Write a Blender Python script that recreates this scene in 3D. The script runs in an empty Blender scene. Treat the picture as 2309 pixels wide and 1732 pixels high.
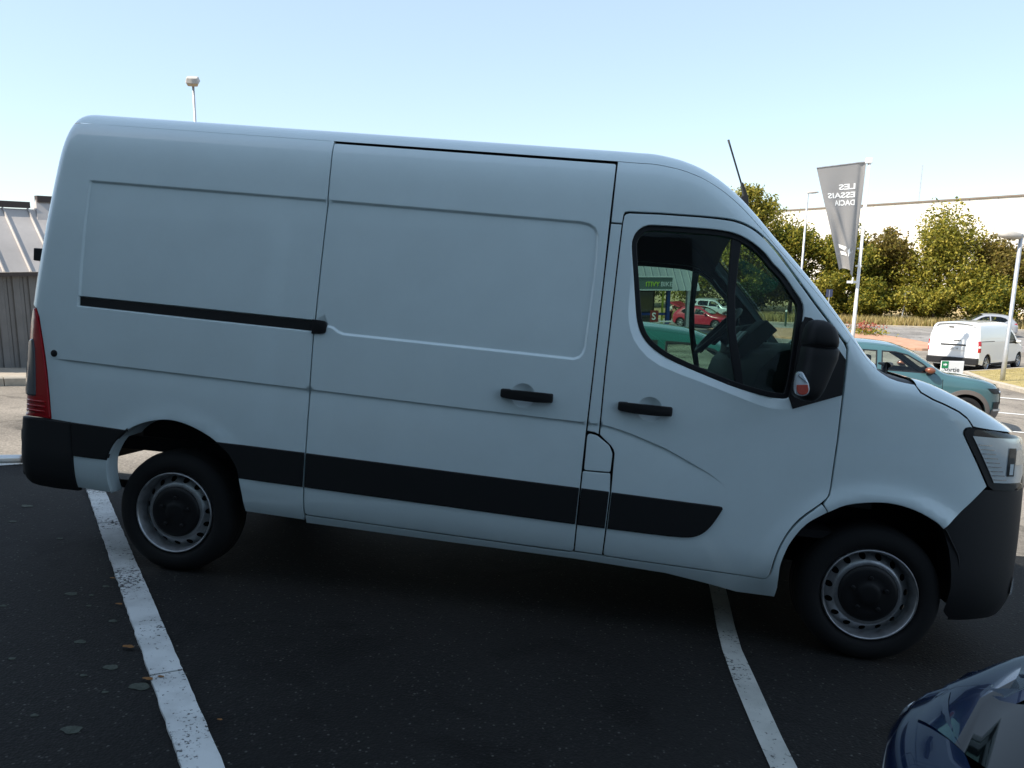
import bpy, bmesh, math, random
import numpy as np
from mathutils import Vector, Matrix
from mathutils.geometry import delaunay_2d_cdt

rng = random.Random(11)
nrg = np.random.default_rng(5)
scene = bpy.context.scene
COL = scene.collection
R = math.radians

# ------------------------------------------------------------------ camera, sky, sun, exposure
# the lot falls away from the photographer: LOT maps the sloping car park frame to the level world
LOT = Matrix(((0.99891, -0.00497, 0.04635, 0), (0.0, 0.99429, 0.10667, 0), (-0.04662, -0.10655, 0.99321, 0), (0, 0, 0, 1)))
cam_d = bpy.data.cameras.new('camera')
cam = bpy.data.objects.new('camera', cam_d)
COL.objects.link(cam)
cam.matrix_world = Matrix(((0.98924, -0.04033, 0.14061, -1.2426), (0.14548, 0.17084, -0.9745, -3.5729), (0.01528, 0.98447, 0.17487, 1.9642), (0, 0, 0, 1)))
cam_d.sensor_fit = 'HORIZONTAL'
cam_d.sensor_width = 36
cam_d.lens = 26.377
cam_d.clip_start = 0.05
cam_d.clip_end = 3000
scene.camera = cam

SUN_DIR = Vector((-0.85*math.cos(R(46)), -0.53*math.cos(R(46)), math.sin(R(46))))      # towards the sun: left, behind the camera
SUN_EL = math.asin(SUN_DIR.z)
w = bpy.data.worlds.new('World')
scene.world = w
w.use_nodes = True
nt = w.node_tree
bgn = nt.nodes['Background']
sky = nt.nodes.new('ShaderNodeTexSky')
sky.sky_type = 'NISHITA'
sky.sun_disc = False
sky.sun_elevation = SUN_EL
sky.sun_rotation = math.atan2(SUN_DIR.x, SUN_DIR.y)
sky.air_density = 1.0
sky.dust_density = 0.4
sky.ozone_density = 1.6
haze = nt.nodes.new('ShaderNodeMix'); haze.data_type = 'RGBA'          # thin even summer haze over the whole sky
haze.inputs[0].default_value = 0.6; haze.inputs[7].default_value = (2.2, 2.72, 3.3, 1)
nt.links.new(sky.outputs[0], haze.inputs[6])
nt.links.new(haze.outputs[2], bgn.inputs[0])
bgn.inputs[1].default_value = 0.14
sl = bpy.data.lights.new('sun', 'SUN')
sl.energy = 3.8
sl.angle = R(0.53)
sl.color = (1.0, 0.93, 0.82)
so = bpy.data.objects.new('sun', sl)
COL.objects.link(so)
so.rotation_euler = (-SUN_DIR).to_track_quat('-Z', 'Y').to_euler()
so.location = (-40, 0, 40)
vs = scene.view_settings
vs.view_transform = 'Standard'
vs.look = 'None'
vs.exposure = 1.05
vs.gamma = 1.0
vs.use_curve_mapping = False

# ------------------------------------------------------------------ object helpers
def tag(o, label=None, cat=None, group=None, kind=None):
    if label: o['label'] = label
    if cat: o['category'] = cat
    if group: o['group'] = group
    if kind: o['kind'] = kind
    return o

def empty(name, mat=None):
    o = bpy.data.objects.new(name, None)
    o.empty_display_size = 0.2
    COL.objects.link(o)
    if mat is not None: o.matrix_world = mat
    return o

def link(name, me, parent=None):
    o = bpy.data.objects.new(name, me)
    COL.objects.link(o)
    if parent: o.parent = parent
    return o

def mesh(name, V, F, mat=None, parent=None, smooth=True, normals=None, kind=None):
    me = bpy.data.meshes.new(name)
    me.from_pydata([tuple(map(float, v)) for v in V], [], [tuple(int(i) for i in f) for f in F])
    if mat:
        for m in (mat if isinstance(mat, (list, tuple)) else [mat]): me.materials.append(m)
    if smooth: me.shade_smooth()
    if normals is not None:
        me.normals_split_custom_set_from_vertices([tuple(map(float, n)) for n in normals])
    me.update()
    o = link(name, me, parent)
    if kind: o['kind'] = kind
    return o

class MB:
    """collects simple solids, built as one mesh"""
    def __init__(s): s.V, s.F = [], []
    def add(s, V, F):
        b = len(s.V); s.V += [tuple(v) for v in V]; s.F += [tuple(b + i for i in f) for f in F]; return s
    def box(s, x0, x1, y0, y1, z0, z1, M=None):
        V = [Vector(v) for v in ((x0,y0,z0),(x1,y0,z0),(x1,y1,z0),(x0,y1,z0),(x0,y0,z1),(x1,y0,z1),(x1,y1,z1),(x0,y1,z1))]
        if M is not None: V = [M @ v for v in V]
        return s.add(V, [(3,2,1,0),(4,5,6,7),(0,1,5,4),(1,2,6,5),(2,3,7,6),(3,0,4,7)])
    def tube(s, pts, rads, n=8, cap=True):
        pts = [Vector(p) for p in pts]
        if not hasattr(rads, '__len__'): rads = [rads] * len(pts)
        V, F = [], []
        for i, p in enumerate(pts):
            d = (pts[min(i+1, len(pts)-1)] - pts[max(i-1, 0)]).normalized()
            a = d.orthogonal().normalized() if abs(d.z) > .9 else d.cross(Vector((0,0,1))).normalized()
            b = d.cross(a)
            for k in range(n):
                t = 2*math.pi*k/n
                V.append(p + (a*math.cos(t) + b*math.sin(t))*rads[i])
        for i in range(len(pts)-1):
            for k in range(n):
                F.append((i*n+k, i*n+(k+1)%n, (i+1)*n+(k+1)%n, (i+1)*n+k))
        if cap:
            F.append(tuple(range(n))[::-1]); F.append(tuple((len(pts)-1)*n+k for k in range(n)))
        return s.add(V, F)
    def lathe(s, prof, n=48, axis='y', c=(0,0,0), a0=0, close=False):
        """prof: (axial, radius) pairs"""
        V, F = [], []
        for (a, r) in prof:
            for k in range(n):
                t = 2*math.pi*k/n + a0
                if axis == 'y': V.append((c[0]+r*math.cos(t), c[1]+a, c[2]+r*math.sin(t)))
                elif axis == 'z': V.append((c[0]+r*math.cos(t), c[1]+r*math.sin(t), c[2]+a))
                else: V.append((c[0]+a, c[1]+r*math.cos(t), c[2]+r*math.sin(t)))
        for i in range(len(prof)-1):
            for k in range(n):
                F.append((i*n+k, i*n+(k+1)%n, (i+1)*n+(k+1)%n, (i+1)*n+k))
        if close:
            F.append(tuple(range(n))); F.append(tuple((len(prof)-1)*n+k for k in range(n))[::-1])
        return s.add(V, F)
    def prism(s, poly, h0, h1, f):
        """poly in 2D, f(u,v,h) gives the 3D point"""
        n = len(poly)
        V = [f(u, v, h0) for u, v in poly] + [f(u, v, h1) for u, v in poly]
        return s.add(V, [tuple(range(n))[::-1], tuple(range(n, 2*n))] + [(i, (i+1)%n, n+(i+1)%n, n+i) for i in range(n)])
    def build(s, name, mat, parent=None, smooth=False, bevel=0, kind=None, auto=None):
        o = mesh(name, s.V, s.F, mat, parent, smooth=smooth, kind=kind)
        bm = bmesh.new(); bm.from_mesh(o.data); bmesh.ops.recalc_face_normals(bm, faces=bm.faces)
        if bevel:
            es = [e for e in bm.edges if len(e.link_faces) == 2 and e.calc_face_angle(0) > .6]
            bmesh.ops.bevel(bm, geom=es, offset=bevel, segments=2, profile=.6, affect='EDGES', clamp_overlap=True)
        bm.to_mesh(o.data); bm.free()
        if auto: o.data.shade_smooth(); o.data.set_sharp_from_angle(angle=R(auto))
        return o

def copy_tree(o, parent=None):
    c = o.copy(); COL.objects.link(c); c.parent = parent
    for ch in list(o.children): copy_tree(ch, c)
    return c

# ------------------------------------------------------------------ materials
MATS = {}
def pset(b, **kw):
    for k, v in kw.items():
        b.inputs[k.replace('_', ' ')].default_value = v

def mat(name, col, rough=.5, metal=0., coat=0., coat_r=.05, noise=None, bump=None, spec=.5, trans=0., ior=1.45, grime=None):
    """noise=(scale, amount): brightness mottling; bump=(scale, strength, distance)"""
    m = bpy.data.materials.new(name); m.use_nodes = True
    t = m.node_tree; b = t.nodes['Principled BSDF']
    c4 = (*col, 1)
    b.inputs['Base Color'].default_value = c4
    b.inputs['Roughness'].default_value = rough
    b.inputs['Metallic'].default_value = metal
    b.inputs['Coat Weight'].default_value = coat
    b.inputs['Coat Roughness'].default_value = coat_r
    b.inputs['Specular IOR Level'].default_value = spec
    b.inputs['Transmission Weight'].default_value = trans
    b.inputs['IOR'].default_value = ior
    if noise or bump: tc = t.nodes.new('ShaderNodeTexCoord')
    if noise:
        n = t.nodes.new('ShaderNodeTexNoise'); n.inputs['Scale'].default_value = noise[0]; n.inputs['Detail'].default_value = 6
        n.inputs['Roughness'].default_value = .65
        t.links.new(tc.outputs['Object'], n.inputs['Vector'])
        mr = t.nodes.new('ShaderNodeMapRange'); mr.inputs[1].default_value = .3; mr.inputs[2].default_value = .7
        mr.inputs[3].default_value = 1 - noise[1]; mr.inputs[4].default_value = 1 + noise[1]
        t.links.new(n.outputs[0], mr.inputs[0])
        mx = t.nodes.new('ShaderNodeMix'); mx.data_type = 'RGBA'; mx.blend_type = 'MULTIPLY'; mx.inputs[0].default_value = 1
        mx.inputs[6].default_value = c4
        t.links.new(mr.outputs[0], mx.inputs[7]); t.links.new(mx.outputs[2], b.inputs['Base Color'])
    if bump:
        n2 = t.nodes.new('ShaderNodeTexNoise'); n2.inputs['Scale'].default_value = bump[0]; n2.inputs['Detail'].default_value = 4
        t.links.new(tc.outputs['Object'], n2.inputs['Vector'])
        bp = t.nodes.new('ShaderNodeBump'); bp.inputs['Strength'].default_value = bump[1]; bp.inputs['Distance'].default_value = bump[2]
        t.links.new(n2.outputs[0], bp.inputs['Height']); t.links.new(bp.outputs[0], b.inputs['Normal'])
    MATS[name] = m
    return m

def glass(name, tint, rough=0.0, refl=.92):
    """thin tinted pane: mostly lets light through, reflects by Fresnel"""
    m = bpy.data.materials.new(name); m.use_nodes = True
    t = m.node_tree; t.nodes.clear()
    out = t.nodes.new('ShaderNodeOutputMaterial')
    tr = t.nodes.new('ShaderNodeBsdfTransparent'); tr.inputs[0].default_value = (*tint, 1)
    gl = t.nodes.new('ShaderNodeBsdfGlossy'); gl.inputs['Roughness'].default_value = rough
    gl.inputs[0].default_value = (.9, .95, .95, 1)
    mx = t.nodes.new('ShaderNodeMixShader')
    ge = t.nodes.new('ShaderNodeNewGeometry'); dp = t.nodes.new('ShaderNodeVectorMath'); dp.operation = 'DOT_PRODUCT'
    t.links.new(ge.outputs['Normal'], dp.inputs[0]); t.links.new(ge.outputs['Incoming'], dp.inputs[1])
    prev = dp.outputs['Value']
    for op, a, b in (('ABSOLUTE', None, None), ('SUBTRACT', 1., None), ('POWER', None, 5.), ('MULTIPLY_ADD', None, refl)):
        n = t.nodes.new('ShaderNodeMath'); n.operation = op
        if op == 'SUBTRACT': n.inputs[0].default_value = a; t.links.new(prev, n.inputs[1])
        else:
            t.links.new(prev, n.inputs[0])
            if b is not None: n.inputs[1].default_value = b
            if op == 'MULTIPLY_ADD': n.inputs[2].default_value = .035
        prev = n.outputs[0]
    t.links.new(prev, mx.inputs[0]); t.links.new(tr.outputs[0], mx.inputs[1]); t.links.new(gl.outputs[0], mx.inputs[2])
    t.links.new(mx.outputs[0], out.inputs[0])
    MATS[name] = m
    return m

def asphalt(name, col, light, speck=.5, scale=1.0, patches=None, rough=.85):
    m = bpy.data.materials.new(name); m.use_nodes = True
    t = m.node_tree; b = t.nodes['Principled BSDF']; N = t.nodes.new; L = t.links.new
    tc = N('ShaderNodeTexCoord')
    big = N('ShaderNodeTexNoise'); big.inputs['Scale'].default_value = .6*scale; big.inputs['Detail'].default_value = 5
    fine = N('ShaderNodeTexNoise'); fine.inputs['Scale'].default_value = 55*scale; fine.inputs['Detail'].default_value = 3
    vor = N('ShaderNodeTexVoronoi'); vor.inputs['Scale'].default_value = 85*scale
    for n in (big, fine, vor): L(tc.outputs['Object'], n.inputs['Vector'])
    r1 = N('ShaderNodeValToRGB'); r1.color_ramp.elements[0].position = .3; r1.color_ramp.elements[1].position = .72
    r1.color_ramp.elements[0].color = (*[c*.62 for c in col], 1); r1.color_ramp.elements[1].color = (*[c*1.35 for c in col], 1)
    L(big.outputs[0], r1.inputs[0])
    # stones: a few of the voronoi cells are pale
    sep = N('ShaderNodeSeparateColor'); L(vor.outputs['Color'], sep.inputs[0])
    mr = N('ShaderNodeMapRange'); mr.inputs[1].default_value = 1 - .30*speck; mr.inputs[2].default_value = 1.0; mr.inputs[3].default_value = 0; mr.inputs[4].default_value = 1
    L(sep.outputs[0], mr.inputs[0])
    ed = N('ShaderNodeMapRange'); ed.inputs[1].default_value = .55; ed.inputs[2].default_value = .2; ed.inputs[3].default_value = 0; ed.inputs[4].default_value = 1
    L(vor.outputs['Distance'], ed.inputs[0])
    ml = N('ShaderNodeMath'); ml.operation = 'MULTIPLY'; L(mr.outputs[0], ml.inputs[0]); L(ed.outputs[0], ml.inputs[1])
    mx = N('ShaderNodeMix'); mx.data_type = 'RGBA'; L(ml.outputs[0], mx.inputs[0]); L(r1.outputs[0], mx.inputs[6]); mx.inputs[7].default_value = (*light, 1)
    f2 = N('ShaderNodeMapRange'); f2.inputs[1].default_value = .3; f2.inputs[2].default_value = .7; f2.inputs[3].default_value = .7; f2.inputs[4].default_value = 1.3
    L(fine.outputs[0], f2.inputs[0])
    m2 = N('ShaderNodeMix'); m2.data_type = 'RGBA'; m2.blend_type = 'MULTIPLY'; m2.inputs[0].default_value = 1
    L(mx.outputs[2], m2.inputs[6]); L(f2.outputs[0], m2.inputs[7])
    st = N('ShaderNodeTexNoise'); st.inputs['Scale'].default_value = 1.7; st.inputs['Detail'].default_value = 7; st.inputs['Distortion'].default_value = 1.2
    L(tc.outputs['Object'], st.inputs['Vector'])
    sr = N('ShaderNodeMapRange'); sr.inputs[1].default_value = .56; sr.inputs[2].default_value = .66; sr.inputs[3].default_value = 1; sr.inputs[4].default_value = .55
    L(st.outputs[0], sr.inputs[0])
    m3 = N('ShaderNodeMix'); m3.data_type = 'RGBA'; m3.blend_type = 'MULTIPLY'; m3.inputs[0].default_value = 1
    L(m2.outputs[2], m3.inputs[6]); L(sr.outputs[0], m3.inputs[7])
    v2 = N('ShaderNodeTexVoronoi'); v2.inputs['Scale'].default_value = 26; L(tc.outputs['Object'], v2.inputs['Vector'])
    s2 = N('ShaderNodeSeparateColor'); L(v2.outputs['Color'], s2.inputs[0])
    g1 = N('ShaderNodeMath'); g1.operation = 'GREATER_THAN'; g1.inputs[1].default_value = .955; L(s2.outputs[1], g1.inputs[0])
    g2_ = N('ShaderNodeMath'); g2_.operation = 'LESS_THAN'; g2_.inputs[1].default_value = .13; L(v2.outputs['Distance'], g2_.inputs[0])
    g3 = N('ShaderNodeMath'); g3.operation = 'MULTIPLY'; L(g1.outputs[0], g3.inputs[0]); L(g2_.outputs[0], g3.inputs[1])
    m4 = N('ShaderNodeMix'); m4.data_type = 'RGBA'; L(g3.outputs[0], m4.inputs[0]); L(m3.outputs[2], m4.inputs[6]); m4.inputs[7].default_value = (*light, 1)
    L(m4.outputs[2], b.inputs['Base Color'])
    b.inputs['Roughness'].default_value = rough
    b.inputs['Specular IOR Level'].default_value = .25
    bp = N('ShaderNodeBump'); bp.inputs['Strength'].default_value = .5; bp.inputs['Distance'].default_value = .006
    L(vor.outputs['Distance'], bp.inputs['Height']); L(bp.outputs[0], b.inputs['Normal'])
    MATS[name] = m
    return m

def worn_paint(name, col, under, scale=14., cover=.55):
    """road paint worn through in flecks"""
    m = bpy.data.materials.new(name); m.use_nodes = True
    t = m.node_tree; b = t.nodes['Principled BSDF']; N = t.nodes.new; L = t.links.new
    tc = N('ShaderNodeTexCoord')
    n1 = N('ShaderNodeTexNoise'); n1.inputs['Scale'].default_value = scale*3.5; n1.inputs['Detail'].default_value = 8; n1.inputs['Roughness'].default_value = .72
    n2 = N('ShaderNodeTexNoise'); n2.inputs['Scale'].default_value = scale*.22; n2.inputs['Detail'].default_value = 4
    for n in (n1, n2): L(tc.outputs['Object'], n.inputs['Vector'])
    ad = N('ShaderNodeMath'); ad.operation = 'MULTIPLY_ADD'; ad.inputs[1].default_value = .45
    L(n2.outputs[0], ad.inputs[0]); L(n1.outputs[0], ad.inputs[2])
    rp = N('ShaderNodeMapRange'); rp.inputs[1].default_value = .79 + (.55-cover)*.4; rp.inputs[2].default_value = .84 + (.55-cover)*.4
    L(ad.outputs[0], rp.inputs[0])
    mx = N('ShaderNodeMix'); mx.data_type = 'RGBA'; L(rp.outputs[0], mx.inputs[0])
    n3 = N('ShaderNodeTexNoise'); n3.inputs['Scale'].default_value = scale*.5; n3.inputs['Detail'].default_value = 6
    L(tc.outputs['Object'], n3.inputs['Vector'])
    rr = N('ShaderNodeValToRGB'); rr.color_ramp.elements[0].color = (*[c*.78 for c in col], 1); rr.color_ramp.elements[1].color = (*col, 1)
    rr.color_ramp.elements[0].position = .35; rr.color_ramp.elements[1].position = .6
    L(n3.outputs[0], rr.inputs[0]); L(rr.outputs[0], mx.inputs[6]); mx.inputs[7].default_value = (*under, 1)
    L(mx.outputs[2], b.inputs['Base Color']); b.inputs['Roughness'].default_value = .75
    bp = N('ShaderNodeBump'); bp.inputs['Strength'].default_value = .4; bp.inputs['Distance'].default_value = .004
    L(n1.outputs[0], bp.inputs['Height']); L(bp.outputs[0], b.inputs['Normal'])
    MATS[name] = m
    return m

def leafmat(name, cols, transl=.45):
    m = bpy.data.materials.new(name); m.use_nodes = True
    t = m.node_tree; t.nodes.clear(); N = t.nodes.new; L = t.links.new
    out = N('ShaderNodeOutputMaterial'); g = N('ShaderNodeNewGeometry')
    rp = N('ShaderNodeValToRGB')
    while len(rp.color_ramp.elements) < len(cols): rp.color_ramp.elements.new(.5)
    for i, c in enumerate(cols):
        rp.color_ramp.elements[i].position = i/(len(cols)-1); rp.color_ramp.elements[i].color = (*c, 1)
    L(g.outputs['Random Per Island'], rp.inputs[0])
    d = N('ShaderNodeBsdfPrincipled'); d.inputs['Roughness'].default_value = .55; d.inputs['Specular IOR Level'].default_value = .3
    tr = N('ShaderNodeBsdfTranslucent'); mx = N('ShaderNodeMixShader'); mx.inputs[0].default_value = transl
    L(rp.outputs[0], d.inputs['Base Color']); L(rp.outputs[0], tr.inputs[0])
    L(d.outputs[0], mx.inputs[1]); L(tr.outputs[0], mx.inputs[2]); L(mx.outputs[0], out.inputs[0])
    MATS[name] = m
    return m

M_paint = mat('white_van_paint', (.72, .845, .87), rough=.42, coat=1., coat_r=.03, noise=(3., .03), bump=(450, .02, .001))
M_plastic = mat('charcoal_trim', (.011, .0115, .0125), rough=.62, bump=(900, .15, .0006), spec=.4)
M_bumper = mat('bumper_plastic', (.017, .0175, .019), rough=.6, bump=(700, .2, .0008), spec=.4)
M_black = mat('black_plastic', (.008, .008, .009), rough=.55)
M_dark = mat('underbody_black', (.010, .010, .011), rough=.9)
M_rubber = mat('tyre_rubber', (.007, .007, .0075), rough=.85, bump=(160, .2, .002))
M_seal = mat('window_seal', (.010, .010, .012), rough=.45)
M_steel = mat('steel_wheel', (.42, .43, .44), rough=.38, metal=.8, noise=(18, .25), bump=(60, .1, .002))
M_cap = mat('hub_cap', (.006, .006, .007), rough=.5)
M_glass = glass('green_tinted_glass', (.47, .61, .55))
M_screen = glass('windscreen_glass', (.56, .70, .64))
M_clear = glass('clear_lens', (.90, .94, .96))
M_chrome = mat('lamp_reflector', (.75, .77, .8), rough=.14, metal=1.)
M_lampgrey = mat('lamp_housing', (.62, .67, .70), rough=.25, metal=.3, coat=1.)
M_red = mat('red_lens', (.42, .006, .012), rough=.12, coat=1.)
M_amber = mat('amber_lens', (.50, .05, .02), rough=.15, coat=1.)
M_smoke = mat('smoked_lens', (.10, .11, .12), rough=.12, coat=1.)
M_trimgrey = mat('dashboard', (.012, .0145, .015), rough=.7)
M_white = mat('white_plain', (.78, .78, .76), rough=.6)
M_galv = mat('galvanised_steel', (.52, .53, .54), rough=.45, metal=.6, noise=(6, .15))
M_alu = mat('brushed_tube', (.6, .61, .62), rough=.35, metal=.8)

# ------------------------------------------------------------------ numeric helpers
def interp(x, pts):
    a = np.array(pts, float); return np.interp(x, a[:, 0], a[:, 1])

def smooth_interp(x, pts):
    a = np.array(pts, float); X, Y = a[:, 0], a[:, 1]
    h = np.diff(X); d = np.diff(Y)/h
    m = np.zeros(len(X)); m[0] = d[0]; m[-1] = d[-1]
    for i in range(1, len(X)-1):
        m[i] = 0 if d[i-1]*d[i] <= 0 else 2*d[i-1]*d[i]/(d[i-1]+d[i])
    x = np.clip(np.asarray(x, float), X[0], X[-1])
    i = np.clip(np.searchsorted(X, x, side='right')-1, 0, len(X)-2)
    t = (x-X[i])/h[i]
    return (2*t**3-3*t**2+1)*Y[i]+(t**3-2*t**2+t)*h[i]*m[i]+(-2*t**3+3*t**2)*Y[i+1]+(t**3-t**2)*h[i]*m[i+1]

def sstep(t):
    t = np.clip(t, 0, 1); return t*t*(3-2*t)

def inside(P, poly):
    P = np.asarray(P); q = np.asarray(poly); r = np.zeros(len(P), bool); n = len(q)
    for i in range(n):
        a, b = q[i], q[(i+1) % n]
        c = ((a[1] > P[:, 1]) != (b[1] > P[:, 1]))
        with np.errstate(divide='ignore', invalid='ignore'):
            xx = (b[0]-a[0])*(P[:, 1]-a[1])/(b[1]-a[1])+a[0]
        r ^= c & (P[:, 0] < xx)
    return r

def seg_dist(P, poly, closed=True):
    P = np.asarray(P, float); q = np.asarray(poly, float); best = np.full(len(P), 1e9); n = len(q)
    for i in range(n if closed else n-1):
        a, b = q[i], q[(i+1) % n]; ab = b-a
        t = np.clip(((P-a)@ab)/max(ab@ab, 1e-12), 0, 1)
        best = np.minimum(best, np.hypot(*(P-(a+t[:, None]*ab)).T))
    return best

def sdf(P, poly):
    d = seg_dist(P, poly); return np.where(inside(P, poly), d, -d)

def resample(poly, step, closed=True):
    out = []; n = len(poly)
    for i in range(n if closed else n-1):
        a, b = np.array(poly[i], float), np.array(poly[(i+1) % n], float)
        k = max(1, int(math.ceil(np.linalg.norm(b-a)/step)))
        out += [tuple(a+(b-a)*j/k) for j in range(k)]
    if not closed: out.append(tuple(map(float, poly[-1])))
    return out

def curve(pts, n=4):
    """smooth (Catmull-Rom) open polyline"""
    p = [np.array(q, float) for q in pts]; p = [2*p[0]-p[1]]+p+[2*p[-1]-p[-2]]; out = []
    for i in range(1, len(p)-2):
        for k in range(n):
            t = k/n; out.append(tuple(.5*(2*p[i]+(p[i+1]-p[i-1])*t+(2*p[i-1]-5*p[i]+4*p[i+1]-p[i+2])*t*t+(3*p[i]-p[i-1]-3*p[i+1]+p[i+2])*t**3)))
    out.append(tuple(p[-2])); return out

def area2(p):
    p = np.array(p); return .5*np.sum(p[:, 0]*np.roll(p[:, 1], -1)-np.roll(p[:, 0], -1)*p[:, 1])

def offset(poly, d):
    """move a closed polygon inwards by d"""
    p = np.array(poly, float); s = 1 if area2(p) > 0 else -1
    e = np.roll(p, -1, 0)-p; e /= np.maximum(np.hypot(e[:, 0], e[:, 1])[:, None], 1e-9)
    nrm = np.c_[-e[:, 1], e[:, 0]]*s
    v = nrm+np.roll(nrm, 1, 0); L = np.hypot(v[:, 0], v[:, 1])[:, None]; v /= np.maximum(L, 1e-6)
    c = np.maximum(np.sum(v*nrm, 1), .5)[:, None]
    return [tuple(q) for q in p+v*d/c]

def rounded(poly, r, n=5):
    """round the corners of a closed polygon; r a number or one per corner"""
    out = []; m = len(poly)
    for i in range(m):
        rr = r[i] if hasattr(r, '__len__') else r
        p0, p1, p2 = (np.array(poly[(i+k) % m], float) for k in (-1, 0, 1))
        if rr <= 0: out.append(tuple(p1)); continue
        a = p0-p1; b = p2-p1; la, lb = np.linalg.norm(a), np.linalg.norm(b)
        d = min(rr, la*.48, lb*.48); A = p1+a/la*d; B = p1+b/lb*d
        for k in range(n+1):
            t = k/n; out.append(tuple((1-t)**2*A+2*t*(1-t)*p1+t*t*B))
    return out

# ------------------------------------------------------------------ vehicle shell
class Shell:
    """half body surface: near side is y=0, mirror plane y=W. zt(x) is the top profile."""
    def __init__(s, W, ZT, HH, AA, CR, XF, XE, base, x0=.1, k=3., rearL=.12, rearW=.12, rk=2., rake=0., feat=None, rn=2.):
        s.W, s.ZT, s.HH, s.AA, s.CR, s.XF, s.XE, s.base = W, ZT, HH, AA, CR, XF, XE, base
        s.x0, s.k, s.rearL, s.rearW, s.rk, s.rake, s.feat = x0, k, rearL, rearW, rk, rake, feat
        s.rn = rn
    def zt(s, x): return smooth_interp(x, s.ZT)
    def xf(s, z): return smooth_interp(z, s.XF)
    def xe(s, z): return interp(z, s.XE)
    def lev(s, x, k): return s.zt(x)-interp(x, s.HH)*(1-k)
    def nose(s, x, z):
        t = np.clip((x-s.x0)/(s.xf(z)-s.x0), 0, 1)
        return s.W*(1-(1-t**s.k)**(1/s.k))
    def rear(s, x, z):
        t = np.clip((s.xe(z)+s.rearL-x)/s.rearL, 0, 1)
        return s.rearW*(1-np.maximum(1-t**s.rk, 0)**(1/s.rk))
    def rnd(s, x, z):
        h = interp(x, s.HH); q = np.clip((z-(s.zt(x)-h))/h, 0, 1)
        return interp(x, s.AA)*(1-np.maximum(1-q**s.rn, 0)**(1/s.rn))
    def Y(s, x, z, feat=True):
        x = np.asarray(x, float); z = np.asarray(z, float)
        y = smooth_interp(z, s.base)+s.rnd(x, z)+s.nose(x, z)+s.rear(x, z)
        if feat and s.feat is not None: y = y+s.feat(x, z)
        return np.minimum(y, s.W)
    def pos(s, x, y, z, far=False):
        return (x, 2*s.W-y if far else y, z-s.rake*x)
    def ytop(s, x):
        T = s.zt(x); return np.minimum(smooth_interp(T, s.base)+interp(x, s.AA)+s.nose(x, T)+s.rear(x, T), s.W-.01)
    def top(s, x, y):
        y1 = s.ytop(x); u = np.clip((y-y1)/(s.W-y1), 0, 1)
        return s.zt(x)+interp(x, s.CR)*(1-(1-u)**2)

    def panel(s, name, outline, mt, parent, holes=(), off=0., step=.05, thick=.02, bev=.0035, extra=(), far=False, feat=True, both=False, edge=None):
        """a pressed panel: outline in (x,z); follows the surface, folded edge all round"""
        if both:
            a = s.panel(name, outline, mt, parent, holes, off, step, thick, bev, extra, False, feat)
            b = s.panel(name, outline, mt, parent, holes, off, step, thick, bev, extra, True, feat)
            return a, b
        es = edge or max(.012, step*.5)
        loops = [resample(outline, es)]+[resample(h, es) for h in holes]
        ins = [offset(loops[0], bev)]+[offset(h, -bev) for h in loops[1:]]
        pts = [p for L in ins for p in L]; edges = []; b0 = 0
        for L in ins:
            edges += [(b0+i, b0+(i+1) % len(L)) for i in range(len(L))]; b0 += len(L)
        bb = np.array(ins[0]); x0, z0 = bb.min(0); x1, z1 = bb.max(0)
        gx, gz = np.meshgrid(np.arange(x0+step/2, x1, step), np.arange(z0+step/2, z1, step))
        gr = np.c_[gx.ravel(), gz.ravel()]
        gr[:, 0] += (np.round((gr[:, 1]-z0)/step).astype(int) % 2)*step*.5
        lines = [np.array(L) for L in extra if len(L) > 2 and hasattr(L[0], '__len__')]
        ex = np.concatenate(lines) if lines else np.zeros((0, 2))
        def okp(arr, mn):
            ok = inside(arr, ins[0])
            for h in ins[1:]: ok &= ~inside(arr, h)
            for L in ins: ok &= seg_dist(arr, L) > mn
            return ok
        ok = okp(gr, step*.35) if len(gr) else np.zeros(0, bool)
        for L in lines: 
            if ok.any(): ok[ok] = np.min(np.hypot(gr[ok][:, None, 0]-L[None, :, 0], gr[ok][:, None, 1]-L[None, :, 1]), 1) > .018
        cand = [tuple(q) for q in gr[ok]]
        for L in lines:
            m_ = okp(L, .003); base_ = len(pts)+len(cand); k_ = np.cumsum(m_)-1
            cand += [tuple(q) for q in L[m_]]
            edges += [(base_+int(k_[i]), base_+int(k_[i+1])) for i in range(len(L)-1) if m_[i] and m_[i+1]]
        r = delaunay_2d_cdt([Vector(p) for p in pts+cand], edges, [], 0, 1e-6)
        P = np.array([tuple(v) for v in r[0]]); T = np.array([list(f) for f in r[2] if len(f) == 3])
        c = P[T].mean(1); ok = inside(c, ins[0])
        for h in ins[1:]: ok &= ~inside(c, h)
        T = T[ok]
        fe = lambda x, z: s.Y(x, z, feat)
        y = fe(P[:, 0], P[:, 1])+off
        e = .0012
        def nrm(q):
            nx = (fe(q[:, 0]+e, q[:, 1])-fe(q[:, 0]-e, q[:, 1]))/(2*e)
            nz = (fe(q[:, 0], q[:, 1]+e)-fe(q[:, 0], q[:, 1]-e))/(2*e)
            n = np.c_[nx, -np.ones(len(q)), nz]; return n/np.linalg.norm(n, axis=1)[:, None]
        N = nrm(P)
        V = [s.pos(P[i, 0], y[i], P[i, 1], far) for i in range(len(P))]
        NN = [n for n in N]; F = []
        for t in T:
            a, b, c_ = t
            cr = (P[b, 0]-P[a, 0])*(P[c_, 1]-P[a, 1])-(P[b, 1]-P[a, 1])*(P[c_, 0]-P[a, 0])
            f = (a, b, c_) if cr > 0 else (a, c_, b)
            F.append(f)
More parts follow.
